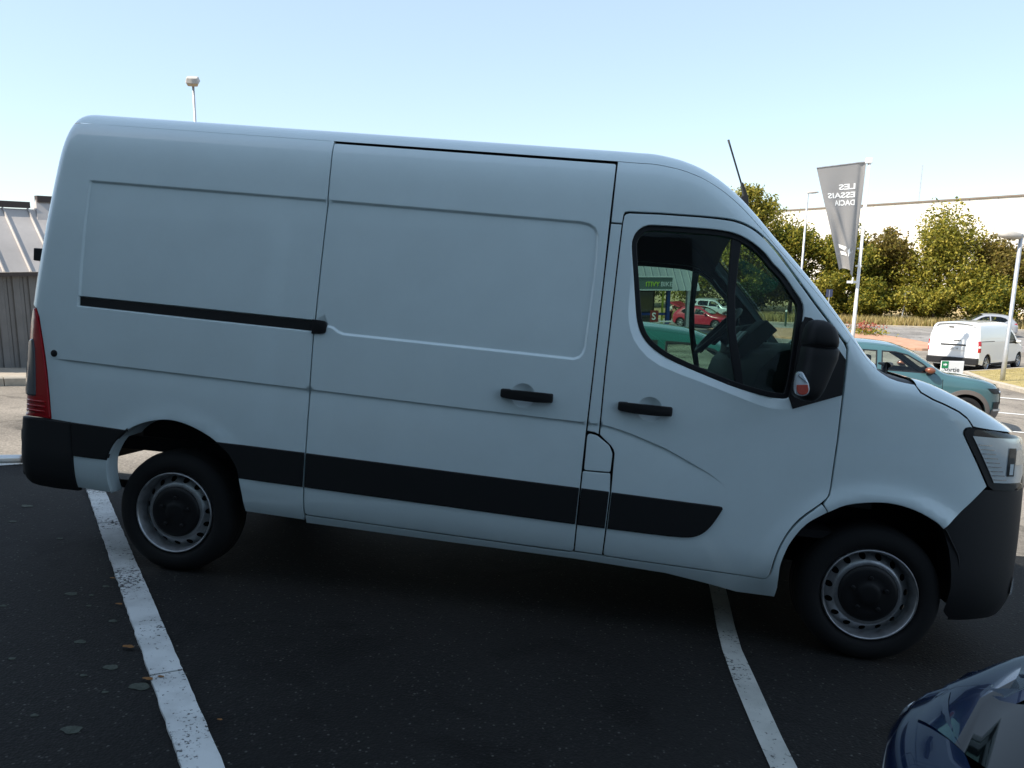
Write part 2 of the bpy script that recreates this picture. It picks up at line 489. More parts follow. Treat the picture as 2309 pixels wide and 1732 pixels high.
        for li, (I, O) in enumerate(zip(ins, loops)):
            I = np.array(I); O = np.array(O); n = len(I)
            yi = fe(I[:, 0], I[:, 1])+off; yo = fe(O[:, 0], O[:, 1])+off+bev*.9
            ni = nrm(I); out = O-I; out /= np.maximum(np.hypot(out[:, 0], out[:, 1])[:, None], 1e-9)
            n2 = np.c_[out[:, 0], np.zeros(n), out[:, 1]]
            b0 = len(V)
            V += [s.pos(I[i, 0], yi[i], I[i, 1], far) for i in range(n)]; NN += list(ni)
            V += [s.pos(O[i, 0], yo[i], O[i, 1], far) for i in range(n)]; NN += list((ni+n2)/np.maximum(np.linalg.norm(ni+n2, axis=1)[:, None], 1e-6))
            V += [s.pos(O[i, 0], yo[i], O[i, 1], far) for i in range(n)]; NN += list(n2)
            V += [s.pos(O[i, 0], yo[i]+thick, O[i, 1], far) for i in range(n)]; NN += list(n2)
            for i in range(n):
                j = (i+1) % n
                for (p, q) in ((0, n), (2*n, 3*n)):
                    F.append((b0+q+i, b0+q+j, b0+p+j, b0+p+i))
        NN = np.array(NN)
        if far: NN = NN*np.array([1, -1, 1])
        VA = np.array(V); G_ = []
        for f in F:
            g = np.cross(VA[f[1]]-VA[f[0]], VA[f[2]]-VA[f[0]])
            G_.append(f if g@(NN[f[0]]+NN[f[1]]+NN[f[2]]) >= 0 else f[::-1])
        return mesh(name, V, G_, mt, parent, normals=NN)

    def sect(s, x, k0, k1=None, n1=8, n2=10, zlow=None):
        """points of the cross-section from level k0 of the shoulder to the centre line"""
        T = float(s.zt(x)); h = float(interp(x, s.HH))
        z0 = T-h*(1-k0) if zlow is None else min(zlow, T-.001)
        q0 = max(0., 1-(T-z0)/h); a0 = math.asin(min(q0, 1)); pts = []
        if zlow is not None and z0 < T-h:
            for i in range(4): pts.append((float(s.Y(x, z0+(T-h-z0)*i/4., False)), z0+(T-h-z0)*i/4.))
            a0 = 0.
        for i in range(n1+1):
            a = a0+(math.pi/2-a0)*i/n1; z = T-h*(1-math.sin(a))
            pts.append((float(s.Y(x, z, False)), z))
        y1 = pts[-1][0]
        for i in range(1, n2+1):
            y = y1+(s.W-y1)*i/n2; u = i/n2
            pts.append((y, T+float(interp(x, s.CR))*(1-(1-u)**2)))
        return pts
    def shell(s, name, xs, mt, parent, k0=.74, zlow=None, cut=None, dz=0., n1=8, n2=10, full=True, thick=0):
        """top skin across the vehicle. cut=(i0,i1): use only part of the section"""
        rows = []
        for x in xs:
            p = s.sect(x, k0, None, n1, n2, zlow(x) if zlow else None)
            if cut: p = p[cut[0]:cut[1]]
            half = [s.pos(x, y, z+dz) for y, z in p]
            if full: half = half+[s.pos(x, y, z+dz, True) for y, z in p[:-1]][::-1]
            rows.append(half)
        m = min(len(r) for r in rows); V, F = [], []
        for r in rows: V += r[:m] if len(r) == m else [r[int(round(i*(len(r)-1)/(m-1)))] for i in range(m)]
        for i in range(len(rows)-1):
            for j in range(m-1):
                F.append((i*m+j, (i+1)*m+j, (i+1)*m+j+1, i*m+j+1))
        return mesh(name, V, F, mt, parent)
    def wrap(s, name, zs, xl, xr, mt, parent, off=0., n=14, far=False, both=False, full=False):
        """skin that runs round the nose: rows at heights zs from x=xl(z) to x=xr(z) (None: to the centre)"""
        if both:
            return s.wrap(name, zs, xl, xr, mt, parent, off, n), s.wrap(name, zs, xl, xr, mt, parent, off, n, True)
        V, F = [], []
        for z in zs:
            xf = float(s.xf(z)); L = xf-s.x0
            ph = lambda x: math.asin(min(1., max(0., (x-s.x0)/L))**(s.k/2))
            a = ph(xl(z)); b = math.pi/2 if xr is None else ph(xr(z)); row = []
            for i in range(n+1):
                f = a+(b-a)*i/n; t = math.sin(f)**(2/s.k); x = s.x0+t*L
                y = s.W*(1-max(math.cos(f), 0)**(2/s.k))+float(smooth_interp(z, s.base))+float(s.rnd(x, z))
                # push outwards along the plan normal
                nx, ny = t**(s.k-1)/L, -max(math.cos(f), 1e-6)**(2*(s.k-1)/s.k)/s.W
                q = math.hypot(nx, ny)
                y = min(y, s.W)+ny/q*off if b < 1.57 or i < n else s.W
                row.append(s.pos(x+nx/q*off, y, z, far))
            if full: row = row+[s.pos(p[0], p[1], p[2]+s.rake*p[0], True) for p in row[:-1]][::-1]
            V += row
        m = len(V)//len(zs)
        for i in range(len(zs)-1):
            for j in range(m-1):
                f = (i*m+j, i*m+j+1, (i+1)*m+j+1, (i+1)*m+j)
                F.append(f[::-1] if far else f)
        return mesh(name, V, F, mt, parent)

def along(poly, offs, closed=False):
    """lines on both sides of a polyline, to give a crease enough vertices"""
    if closed: poly = list(poly)+[poly[0]]
    q = np.array(resample(poly, .025, False)); d = np.gradient(q, axis=0); d /= np.maximum(np.hypot(d[:, 0], d[:, 1])[:, None], 1e-9)
    n = np.c_[-d[:, 1], d[:, 0]]
    return [[tuple(p) for p in q+n*o] for o in offs]
# ------------------------------------------------------------------ the white panel van
RK = .0244
CREASE = [(-4.6, 1.038), (-4.379, 1.038), (-3.756, 1.035), (-2.906, 1.032), (-2.2, 1.028), (-1.45, 1.027), (-1.382, 1.027), (-1.326, 1.022), (-1.22, .998), (-1.048, .946), (-.93, .895), (-.824, .848), (-.759, .809), (-.722, .766)]
QREC = [(-4.264, 1.36), (-4.260, 1.797), (-4.249, 2.028), (-2.80, 2.028), (-2.80, 1.36)]
SREC = [(-3.0, 2.028), (-2.078, 2.026), (-1.56, 2.024), (-1.515, 2.018), (-1.482, 1.999), (-1.464, 1.965), (-1.460, 1.90), (-1.459, 1.782), (-1.468, 1.58), (-1.477, 1.40), (-1.487, 1.364), (-1.505, 1.341), (-1.536, 1.330), (-2.187, 1.331), (-2.744, 1.331), (-2.776, 1.341), (-2.803, 1.359), (-2.83, 1.363), (-3.0, 1.363)]
RAIL = [(-4.264, 1.394), (-3.58, 1.396), (-2.84, 1.396), (-2.84, 1.332), (-3.58, 1.332), (-4.268, 1.336)]
LEDGE = curve([(-1.296, 2.0), (-1.296, 1.85), (-1.291, 1.707), (-1.289, 1.597), (-1.269, 1.503), (-1.218, 1.421), (-1.11, 1.346), (-.887, 1.283), (-.69, 1.226), (-.574, 1.199), (-.47, 1.206), (-.30, 1.262)], 2)
def van_feat(x, z):
    x, z = np.broadcast_arrays(np.asarray(x, float), np.asarray(z, float)); shp = x.shape
    x = x.ravel(); z = z.ravel(); P = np.c_[x, z]; y = np.zeros(len(x))
    # shoulder crease
    d = interp(x, CREASE)-z; amp = .011*sstep((-.722-x)/.25)*sstep((x+4.42)/.15)
    y += np.where(d > 0, amp*sstep(d/.008)*np.exp(-np.maximum(d, 0)/.09), 0)
    # pressed panels
    xg = interp(z, [(.3, -2.908), (1.03, -2.907), (1.4, -2.903), (1.64, -2.896), (2.028, -2.884), (2.2, -2.886), (2.36, -2.897)])
    m = (x < xg)
    if m.any(): y[m] += .010*sstep(sdf(P[m], QREC)/.016)
    m = (x >= xg) & (x < -1.4)
    if m.any(): y[m] += .011*sstep(sdf(P[m], SREC)/.015)
    m = (x < -2.8) & (z > 1.3) & (z < 1.43)
    if m.any(): y[m] += .020*sstep(sdf(P[m], RAIL)/.006)
    # sloping ledge under the cab window
    m = (x > -1.35) & (x < -.2) & (z > 1.15)
    if m.any():
        q = P[m]; dd = seg_dist(q, LEDGE, False)
        poly = LEDGE+[(-.25, 2.2), (-1.2, 2.2)]
        wq = (1-sstep((q[:, 1]-1.60)/.32))*(1-sstep((q[:, 0]+.58)/.12))
        y[m] += np.where(inside(q, poly), np.minimum(.55*np.maximum(dd-.003, 0), .028), 0)*wq
    # handle dishes
    for cx, cz in ((-1.775, 1.126), (-1.140, 1.129)):
        r = np.hypot(x-cx, z-cz)/.062
        y += np.where(r < 1, .024*(1-r*r), 0)
    # wheel arch flares
    r = np.hypot(x-.0, z-.325)
    y -= .020*np.exp(-((r-.50)/.055)**2)*sstep((z-.25)/.2)
    r = np.hypot(x+3.655, z-.34)
    y -= .006*np.exp(-((r-.44)/.05)**2)*sstep((z-.35)/.2)
    return y.reshape(shp)

VAN = Shell(W=1.035,
    ZT=[(q[0], q[1]-.009 if q[0] < -.05 else q[1]) for q in [(-5, 2.34), (-4.5, 2.41), (-4.455, 2.432), (-4.42, 2.44), (-4.3, 2.44), (-1.45, 2.44), (-1.25, 2.438), (-1.12, 2.42), (-1.0, 2.383), (-.9, 2.33), (-.8, 2.255), (-.7, 2.158), (-.6, 2.05), (-.5, 1.945), (-.4, 1.838), (-.3, 1.722), (-.2, 1.6), (-.1, 1.49), (0, 1.43), (.15, 1.408), (.31, 1.355), (.53, 1.265), (.66, 1.21), (.75, 1.15), (.80, 1.07), (.86, .9), (1.2, .6)]],
    HH=[(-5, .34), (-1.3, .34), (-.7, .26), (-.2, .16), (.1, .13), (.6, .13), (1, .13)],
    AA=[(-5, .24), (-1.3, .24), (-.7, .18), (-.2, .12), (.1, .20), (.6, .20), (1, .2)],
    CR=[(-5, .05), (-1.2, .05), (-.7, .12), (-.3, .17), (-.12, .16), (.05, .03), (.3, .03), (1, .03)],
    XF=[(.2, .82), (.3, .862), (.38, .872), (.45, .866), (.6, .868), (.9, .86), (1.0, .845), (1.2, .825), (1.4, .80)],
    XE=[(.2, -4.60), (.3, -4.62), (.6, -4.628), (.69, -4.624), (.72, -4.60), (.9, -4.597), (1.3, -4.585), (1.75, -4.535), (2.15, -4.488), (2.3, -4.472), (2.38, -4.463), (2.44, -4.45)],
    base=[(.1, .2), (.2, .1125), (.3, .05), (.4, .0125), (.5, 0), (1.1, 0), (1.4, .0045), (1.7, .018), (2.0, .0405), (2.3, .072), (2.6, .1125)],
    rake=RK, feat=van_feat, rn=2.7, rearL=.10, rearW=.10)
VAN_ARCH_R = [(-3.249, .32), (-3.262, .43), (-3.286, .547), (-3.312, .592), (-3.346, .635), (-3.418, .692), (-3.471, .721), (-3.556, .754), (-3.65, .774), (-3.735, .771), (-3.838, .743), (-3.931, .694), (-3.999, .62), (-4.033, .559), (-4.049, .509), (-4.055, .41), (-4.05, .315)]
VAN_ARCH_F0 = [(.273, .725), (.223, .758), (.139, .793), (.043, .812), (-.052, .808), (-.174, .779), (-.254, .732), (-.348, .66), (-.407, .568), (-.432, .50), (-.445, .433), (-.441, .36), (-.437, .316)]
VAN_ARCH_R0 = VAN_ARCH_R
VAN_ARCH_R = curve(VAN_ARCH_R0, 3); VAN_ARCH_F = curve(VAN_ARCH_F0, 3)
WIN = [(-.994, 2.031), (-1.10, 2.030), (-1.207, 2.027), (-1.231, 2.023), (-1.257, 2.009), (-1.278, 1.986), (-1.29, 1.955), (-1.292, 1.92), (-1.278, 1.824), (-1.249, 1.64), (-1.238, 1.58), (-1.224, 1.532), (-1.201, 1.487), (-1.158, 1.443), (-1.083, 1.398), (-.971, 1.357), (-.773, 1.296), (-.66, 1.272), (-.58, 1.259), (-.512, 1.257), (-.489, 1.268), (-.482, 1.30), (-.474, 1.374), (-.465, 1.592), (-.462, 1.66), (-.468, 1.713), (-.505, 1.765), (-.565, 1.842), (-.62, 1.892), (-.661, 1.938), (-.722, 1.983), (-.782, 2.012), (-.84, 2.026), (-.917, 2.031)]

def build_wheel(name, parent, x, y, z, Rt, wt, rim, holes=15, far=False, style='steel', rimmat=None):
    """wheel whose outer face is at y (towards -y); mirrored when far"""
    sg = -1 if far else 1
    root = None
    c = (x, y, z)
    P = lambda prof: [(sg*a, r) for a, r in prof]
    t = MB().lathe(P([(.035, rim-.005), (.0, rim+.012), (-.012, rim+.035), (-.012, Rt-.05), (.0, Rt-.022), (.018, Rt-.006), (.04, Rt), (wt-.04, Rt), (wt-.012, Rt-.02), (wt, Rt-.06), (wt, rim)]), 56, c=c)
    # tread grooves
    for k in range(3):
        a = .055+k*(wt-.1)/2
        t.lathe(P([(a-.006, Rt+.001), (a, Rt+.004), (a+.006, Rt+.001)]), 56, c=c)
    tyre = t.build('tyre', M_rubber, parent, smooth=True)
    if style == 'steel':
        # dished steel disc with a ring of holes
        rh, hr = .183, .0135
        outer = [(.2025*math.cos(a), .2025*math.sin(a)) for a in np.linspace(0, 2*math.pi, 90, endpoint=False)]
        inner = [(.135*math.cos(a), .135*math.sin(a)) for a in np.linspace(0, 2*math.pi, 60, endpoint=False)]
        hs = [[(rh*math.cos(b)+hr*1.15*math.cos(a+b+math.pi/2)*1.0, rh*math.sin(b)+hr*1.15*math.sin(a+b+math.pi/2)) for a in np.linspace(0, 2*math.pi, 14, endpoint=False)] for b in np.linspace(.1, .1+2*math.pi, holes, endpoint=False)]
        pts, eds = [], []
        for L in [outer, inner]+hs:
            b0 = len(pts); pts += L; eds += [(b0+i, b0+(i+1) % len(L)) for i in range(len(L))]
        for rr in (.15, .165, .196):
            pts += [(rr*math.cos(a), rr*math.sin(a)) for a in np.linspace(0, 2*math.pi, 60, endpoint=False)]
        q = np.array(pts[len(outer)+len(inner)+sum(len(h) for h in hs):])
        r = delaunay_2d_cdt([Vector(p) for p in pts], eds, [], 0, 1e-6)
        PP = np.array([tuple(v) for v in r[0]]); T = np.array([list(f) for f in r[2]])
        cc = PP[T].mean(1); ok = (np.hypot(*cc.T) < .2025) & (np.hypot(*cc.T) > .1345)
        for h in hs: ok &= ~inside(cc, h)
        rad = np.hypot(*PP.T)
        dep = interp(rad, [(.13, .030), (.142, .022), (.15, .020), (.165, .030), (.183, .050), (.2025, .066)])
        V = [(x+p[0], y+sg*dpt, z+p[1]) for p, dpt in zip(PP, dep)]
        disc = mesh('rim', V, T[ok], M_steel, parent)
        lip = MB().lathe(P([(.066, .2025), (.05, .2035), (.02, .207), (.004, .2135), (-.004, .2165), (-.008, .221), (-.004, .2255), (.004, .227), (.03, .225), (.14, .222)]), 64, c=c).build('rim_lip', M_steel, parent, smooth=True)
        MB().lathe(P([(.075, .2), (.078, .0)]), 32, c=c).build('brake_backing', M_dark, parent, smooth=True)
        cap = MB().lathe(P([(.034, .142), (.020, .141), (.012, .136), (.008, .12), (.006, .09), (.010, .06), (.004, .052), (.002, .03), (.002, .0)]), 48, c=c).build('hub_cap', M_cap, parent, smooth=True)
        for b in np.linspace(.3, .3+2*math.pi, 5, endpoint=False):
            MB().lathe(P([(.012, .011), (-.001, .011), (-.003, .008), (-.003, 0)]), 6, c=(x+.083*math.cos(b), y, z+.083*math.sin(b))).build('wheel_nut', M_cap, parent)
    else:
        rm = rimmat or M_steel
        m = MB().lathe(P([(.10, rim-.03), (.03, rim-.018), (.004, rim-.012), (-.004, rim-.004), (.004, rim+.006), (.06, rim+.004)]), 44, c=c)
        for b in np.linspace(0, 2*math.pi, holes, endpoint=False):
            Mx = Matrix.Translation(c) @ Matrix.Rotation(-b, 4, 'Y')
            m.box(.03, rim-.012, sg*.012 if sg > 0 else -.03, sg*.03 if sg > 0 else -.012, -.022, .022, Mx)
        m.lathe(P([(.03, .06), (.006, .06), (.0, .045), (.0, 0)]), 20, c=c)
        m.build('rim', rm, parent, auto=40)
        MB().lathe(P([(.075, rim-.01), (.075, 0)]), 28, c=c).build('brake_backing', M_dark, parent)
    return tyre

van = empty('panel_van', LOT)
tag(van, 'white panel van with charcoal side strips parked in the foreground', 'van')
V_ = VAN
g2 = .0035     # half of a shut line
creaseX = along(CREASE, (-.02, -.008, -.002, .0005, .003, .008, .016, .03, .06))
# rear quarter
quarter = [(-4.06, .318), (-4.252, .322), (-4.256, .505), (-4.276, .692), (-4.397, .697), (-4.412, .82), (-4.431, .958), (-4.445, 1.04), (-4.462, 1.124), (-4.492, 1.26), (-4.512, 1.30), (-4.545, 1.315), (-4.578, 1.33), (-4.560, 1.5), (-4.533, 1.75), (-4.51, 1.96), (-4.486, 2.15), (-4.475, 2.22), (-4.471, 2.29), (-4.466, 2.335)]
quarter += [(x, min(2.353, float(VAN.lev(x, .745)))) for x in (-4.455, -4.44, -4.41, -4.38, -4.34)]+[(-4.2, 2.354), (-2.897-g2, 2.357)]
quarter += [(-2.886-g2, 2.2), (-2.884-g2, 2.028), (-2.896-g2, 1.64), (-2.903-g2, 1.4), (-2.907-g2, 1.03), (-2.909-g2, .7), (-2.908-g2, .34), (-2.91-g2, .318)]
quarter += VAN_ARCH_R
rearX = [[(float(VAN.xe(z))+d_, z) for z in np.linspace(.70, 2.34, 60)] for d_ in (.003, .008, .016, .028, .042, .06, .085, .115)]
exq = creaseX+rearX+along(QREC, (.0015, -.0015, -.006, -.010, -.0145, -.018), True)+along(RAIL, (.002, -.001, -.0035, -.007), True)
V_.panel('rear_quarter_panel', quarter, M_paint, van, extra=exq, thick=.022)
V_.panel('rear_quarter_panel', quarter, M_paint, van, extra=along(CREASE, (-.002, .003, .016)), thick=.022, far=True)
# sliding door
sd = [(-2.897+g2, 2.331), (-2.886+g2, 2.2), (-2.884+g2, 2.028), (-2.896+g2, 1.64), (-2.903+g2, 1.4), (-2.907+g2, 1.03), (-2.909+g2, .7), (-2.908+g2, .352), (-2.2, .352), (-1.454-g2, .355), (-1.451-g2, .51), (-1.447-g2, .75), (-1.441-g2, 1.01), (-1.433-g2, 1.258), (-1.42-g2, 1.75), (-1.415-g2, 2.01), (-1.407-g2, 2.329)]
sdo = rounded(sd, [.012]+[0]*6+[.02, 0, .02]+[0]*6+[.012])
dish = lambda cx, cz: [[(cx+r*math.cos(a), cz+r*math.sin(a)) for a in np.linspace(0, 2*math.pi, 30)] for r in (.012, .026, .04, .052, .060, .064)]
door = V_.panel('sliding_door', sdo, M_paint, van, extra=creaseX+along(SREC, (.0015, -.0015, -.005, -.010, -.0135, -.017), True)+dish(-1.775, 1.126), thick=.022)
# pillar between the doors, fuel flap
bp_up = [(-1.411+g2, 2.022), (-1.353-g2, 2.022), (-1.360-g2, 1.816), (-1.374-g2, 1.312), (-1.377-g2, .975), (-1.40, .982), (-1.441+g2, .985), (-1.433+g2, 1.258), (-1.42+g2, 1.75)]
V_.panel('door_pillar', bp_up, M_paint, van, step=.04, extra=creaseX, both=True)
flap = rounded([(-1.439+g2, .972), (-1.388, .966), (-1.318-g2, .922), (-1.300-g2, .885), (-1.302-g2, .791), (-1.441+g2, .786)], [.02, .01, .01, .01, .012, .012])
V_.panel('fuel_flap', flap, M_paint, van, step=.03)
bp_lo = rounded([(-1.446+g2, .778), (-1.302-g2, .784), (-1.296-g2, .687), (-1.308-g2, .36), (-1.454+g2, .36), (-1.451+g2, .51)], [.008, .008, 0, 0, 0, 0])
V_.panel('door_pillar', bp_lo, M_paint, van, step=.04, both=True)
# front doors with the window opening
fd = [(-1.349+g2, 2.066), (-1.353+g2, 2.031), (-1.360+g2, 1.816), (-1.374+g2, 1.312), (-1.377+g2, .974), (-1.35+g2, .951), (-1.317+g2, .925), (-1.303+g2, .907), (-1.296+g2, .887), (-1.296+g2, .687), (-1.308+g2, .370), (-1.303+g2, .360), (-1.29, .357), (-.992, .356), (-.735, .356), (-.52, .355), (-.502, .362), (-.493, .38), *curve([(-.487-g2, .398), (-.474-g2, .486), (-.439-g2, .588), (-.38-g2, .683), (-.285-g2, .775), (-.258-g2, .811), (-.25-g2, .851)], 3), (-.243-g2, 1.079), (-.241-g2, 1.30), (-.2405-g2, 1.474), (-.243-g2, 1.52), (-.256-g2, 1.545), (-.292, 1.585), (-.407, 1.714), *curve([(-.538, 1.873), (-.6, 1.945), (-.666, 2.011), (-.727, 2.052), (-.794, 2.076), (-.864, 2.085), (-.98, 2.088)], 3), (-1.174, 2.086), (-1.322, 2.080), (-1.338, 2.075)]
exd = creaseX+along(LEDGE, (-.004, .0, .004, .01))+dish(-1.140, 1.129)
WIN = curve(WIN+[WIN[0]], 2)[:-1]
WINP = offset(WIN, -.006)
V_.panel('front_door', fd, M_paint, van, holes=[WINP], extra=exd, thick=.03)
V_.panel('front_door', fd, M_paint, van, holes=[WINP], thick=.03, far=True)
# front wing
seam = [(.100, 1.372), (.111, 1.353), (.166, 1.326), (.22, 1.308), (.287, 1.282), (.332, 1.253), (.361, 1.215)]
xs_ = np.linspace(-.225, .09, 9)
wing = [(-.25+g2, .851), (-.243+g2, 1.079), (-.241+g2, 1.30), (-.2395+g2, 1.474), (-.240+g2, 1.525), (-.246+g2, 1.543)]+[(float(x), float(V_.lev(x, .75))) for x in xs_]+[(a-.002, b-.004) for a, b in seam]+[(.345, 1.213), (.328, 1.209), (.316, 1.195), (.317, 1.178), (.465-.003, .941), (.371, .832), (.273, .722)]+curve(VAN_ARCH_F0[:7], 3)[1:]+[(-.281+g2, .768), (-.256+g2, .811)]
V_.panel('front_wing', wing, M_paint, van, step=.035, both=True)
# sill, with the piece that runs up behind the front wheel
sill = [(-2.905, .3455), (-2.905, .30), (-2.4, .303), (-1.45, .312), (-.985, .303), (-.803, .280), (-.623, .25), (-.439, .253)]+curve(VAN_ARCH_F0[::-1][0:7], 3)+[*curve([(-.285, .765), (-.378+g2, .680-.004), (-.437+g2, .586), (-.472+g2, .485), (-.485+g2, .396), (-.490, .374)], 3), (-.50, .358), (-.52, .3495), (-.735, .3500), (-1.0, .3500), (-1.29, .3510), (-1.303, .353), (-1.46, .353), (-1.48, .3465), (-2.2, .3455)]
V_.panel('sill', sill, M_paint, van, step=.05, off=.003, both=True)
# cab roof side above the doors down to the foot of the screen pillar
xa = np.linspace(-.225, -1.4, 40)
cab = [(-1.405+g2, 2.354)]+[(-1.411+g2, 2.03), (-1.353-.002, 2.03), (-1.352, 2.072), (-1.345, 2.086), (-1.328, 2.0905)]+[(-1.174, 2.096), *curve([(-.98, 2.098), (-.864, 2.096), (-.79, 2.087), (-.722, 2.0625), (-.66, 2.021), (-.592, 1.956), (-.532, 1.884)], 3), (-.40, 1.724), (-.286, 1.594), (-.250, 1.554), (-.243, 1.546)]+[(float(x), float(V_.lev(x, .745))) for x in xa]
V_.panel('cab_roof_side', cab, M_paint, van, step=.04, both=True)
# inner shell: dark lining behind every shut line, with window and wheel openings
inner = [(-4.40, .40), (-4.40, 2.2), (-4.3, 2.362), (-1.40, 2.362)]+[(float(x), float(V_.lev(x, .77 if x < -1.2 else .62))) for x in np.linspace(-1.35, -.26, 16)]+[(-.20, 1.40), (.05, 1.32), (.25, 1.22), (.25, .86), (.02, .86), (-.2, .84), (-.37, .74), (-.47, .60), (-.50, .40), (-3.2, .40), (-3.24, .58), (-3.38, .74), (-3.55, .81), (-3.75, .82), (-3.92, .76), (-4.05, .65), (-4.10, .45)]
V_.panel('inner_lining', inner, M_dark, van, holes=[offset(WIN, -.012)], off=.062, step=.09, thick=.03, feat=False, both=True)
# far side has no sliding door
V_.panel('cargo_side', sdo, M_paint, van, thick=.022, far=True, extra=along(CREASE, (-.002, .003, .016)))
# side rubbing strips
def strip(poly, r=.006): return V_.panel('side_strip', rounded(poly, r, 3), M_plastic, van, off=-.011, thick=.016, bev=.006, step=.06, feat=False, both=True)
strip([(-4.272, .694), (-3.931, .690)]+[(a-.001, b) for a, b in curve(VAN_ARCH_R0[11:15], 3)]+[(-4.052, .509), (-4.254, .509)], 0)
strip([(-3.420, .690), (-2.914, .692), (-2.914, .508), (-3.276, .508)]+curve([(-3.276, .508), (-3.284, .547), (-3.310, .592), (-3.344, .635), (-3.420, .690)], 3)[1:-1], 0)
strip([(-2.903, .691), (-1.4535, .693), (-1.459, .506), (-2.903, .508)])
strip([(-1.443, .693), (-1.3035, .693), (-1.3095, .505), (-1.4485, .505)], .003)
strip([(-1.2905, .692), (-1.0, .691), (-.76, .691), (-.748, .689)]+curve([(-.744, .680), (-.772, .622), (-.806, .569), (-.842, .536), (-.895, .516), (-.99, .509)], 3)+[(-1.296, .505)], 0)
# sliding door rail in the rear quarter and its end cap
V_.panel('door_rail', [(-4.258, 1.389), (-2.90, 1.391), (-2.90, 1.337), (-4.258, 1.341)], M_black, van, off=.014, thick=.008, step=.08, bev=.002, feat=False, both=True)
MB().prism(rounded([(-2.912, 1.399), (-2.834, 1.396), (-2.834, 1.330), (-2.912, 1.323)], [.004, .022, .022, .004]), -.010, .012, lambda u, v, h: V_.pos(u, float(V_.Y(u, 1.36, False))+h, v)).build('rail_cap', M_black, van, bevel=.003, auto=40)
# door handles
def handle(cx, z, tilt=-.002):
    h = empty('door_handle'); h.parent = van
    y0 = float(V_.Y(cx, z, False))
    prof = rounded([(cx-.133, z+.018), (cx-.09, z+.020), (cx+.085, z+.022), (cx+.133, z+.020), (cx+.133, z-.024), (cx+.05, z-.030), (cx-.06, z-.030), (cx-.133, z-.024)], [.014, .01, .01, .016, .016, .02, .02, .014], 4)
    MB().prism(prof, -.040, -.018, lambda u, v, q: V_.pos(u, y0+q+.10*((u-cx)/.133)**2*.10, v)).build('grip', M_black, h, bevel=.006, auto=50)
    for u0, u1 in ((cx-.133, cx-.082), (cx+.075, cx+.133)):
        MB().prism(rounded([(u0, z+.019), (u1, z+.021), (u1, z-.026), (u0, z-.023)], .01), -.024, .004, lambda u, v, q: V_.pos(u, y0+q, v)).build('foot', M_black, h, bevel=.003, auto=50)
handle(-1.755, 1.131); handle(-1.164, 1.132)
# fixing cap near the tail lamp
MB().lathe([(.004, .019), (-.003, .019), (-.005, .016), (-.004, .0)], 24, c=V_.pos(-4.391, float(V_.Y(-4.391, 1.064, False)), 1.064)).build('round_cap', M_black, van, smooth=True)
# roof, windscreen, cowl, bonnet
V_.shell('roof', list(np.linspace(-4.462, -4.2, 14))+list(np.linspace(-4.1, -1.5, 18))+list(np.linspace(-1.42, -.655, 34)), M_paint, van, k0=.75, n1=10, n2=12)
# screen pillars and windscreen
xs_ = list(np.linspace(-.655, -.09, 26))
V_.shell('screen_pillar', xs_, M_paint, van, k0=.75, n1=12, cut=(0, 8), full=False)
V_.shell('windscreen_seal', xs_, M_seal, van, k0=.75, n1=12, cut=(7, 10), full=False, dz=-.004)
o = V_.shell('windscreen', xs_, M_screen, van, k0=.75, n1=12, n2=12, cut=(9, 25), full=True, dz=-.002)
for nm, mt, ct in (('screen_pillar', M_paint, (0, 8)), ('windscreen_seal', M_seal, (7, 10))):
    ob = V_.shell(nm, xs_, mt, van, k0=.75, n1=12, cut=ct, full=False)
    for v in ob.data.vertices: v.co.y = 2*V_.W-v.co.y
V_.shell('cowl', np.linspace(-.10, .10, 8), M_black, van, k0=.76, n1=6, dz=-.012)
def seamz(x): return float(interp(x, [(.085, 1.40), (.100, 1.376), (.111, 1.357), (.166, 1.330), (.22, 1.312), (.287, 1.286), (.332, 1.257), (.361, 1.219), (.45, 1.212), (.55, 1.206), (.62, 1.200), (.9, 1.195)]))
V_.shell('bonnet', list(np.linspace(.098, .36, 16))+list(np.linspace(.38, .64, 16))+list(np.linspace(.655, .84, 14)), M_paint, van, zlow=seamz, n1=10, n2=12)
V_.shell('bonnet_lining', list(np.linspace(.09, .36, 12))+list(np.linspace(.38, .64, 10)), M_dark, van, zlow=lambda x: seamz(x)-.04, n1=8, n2=8, dz=-.022)
# front bumper (charcoal), headlamps, grille
def bx0(z): return float(interp(z, [(.26, .40), (.30, .345), (.34, .345), (.45, .348), (.60, .325), (.70, .285), (.725, .273), (.836, .371), (.94, .466), (1.0, .5)]))
V_.wrap('front_bumper', [.268, .285, .31, .34, .38, .44, .5, .56, .62, .66, .70, .725, .75, .79, .836, .88, .91, .925], bx0, None, M_bumper, van, n=26, full=True)
V_.wrap('bumper_lip', [.262, .245, .25], lambda z: .41, None, M_black, van, n=20, off=-.03, full=True)
hl = lambda z: float(interp(z, [(.926, .495), (.935, .480), (.944, .467), (1.0, .432), (1.06, .395), (1.12, .357), (1.178, .321), (1.195, .319), (1.207, .335)]))
hr = lambda z: float(interp(z, [(.926, .62), (.945, .668), (1.0, .70), (1.06, .70), (1.14, .69), (1.17, .68), (1.18, .66), (1.19, .60), (1.207, .46)]))
zl = [.926, .935, .944, .97, 1.0, 1.03, 1.06, 1.09, 1.12, 1.15, 1.178, 1.19, 1.2, 1.207]
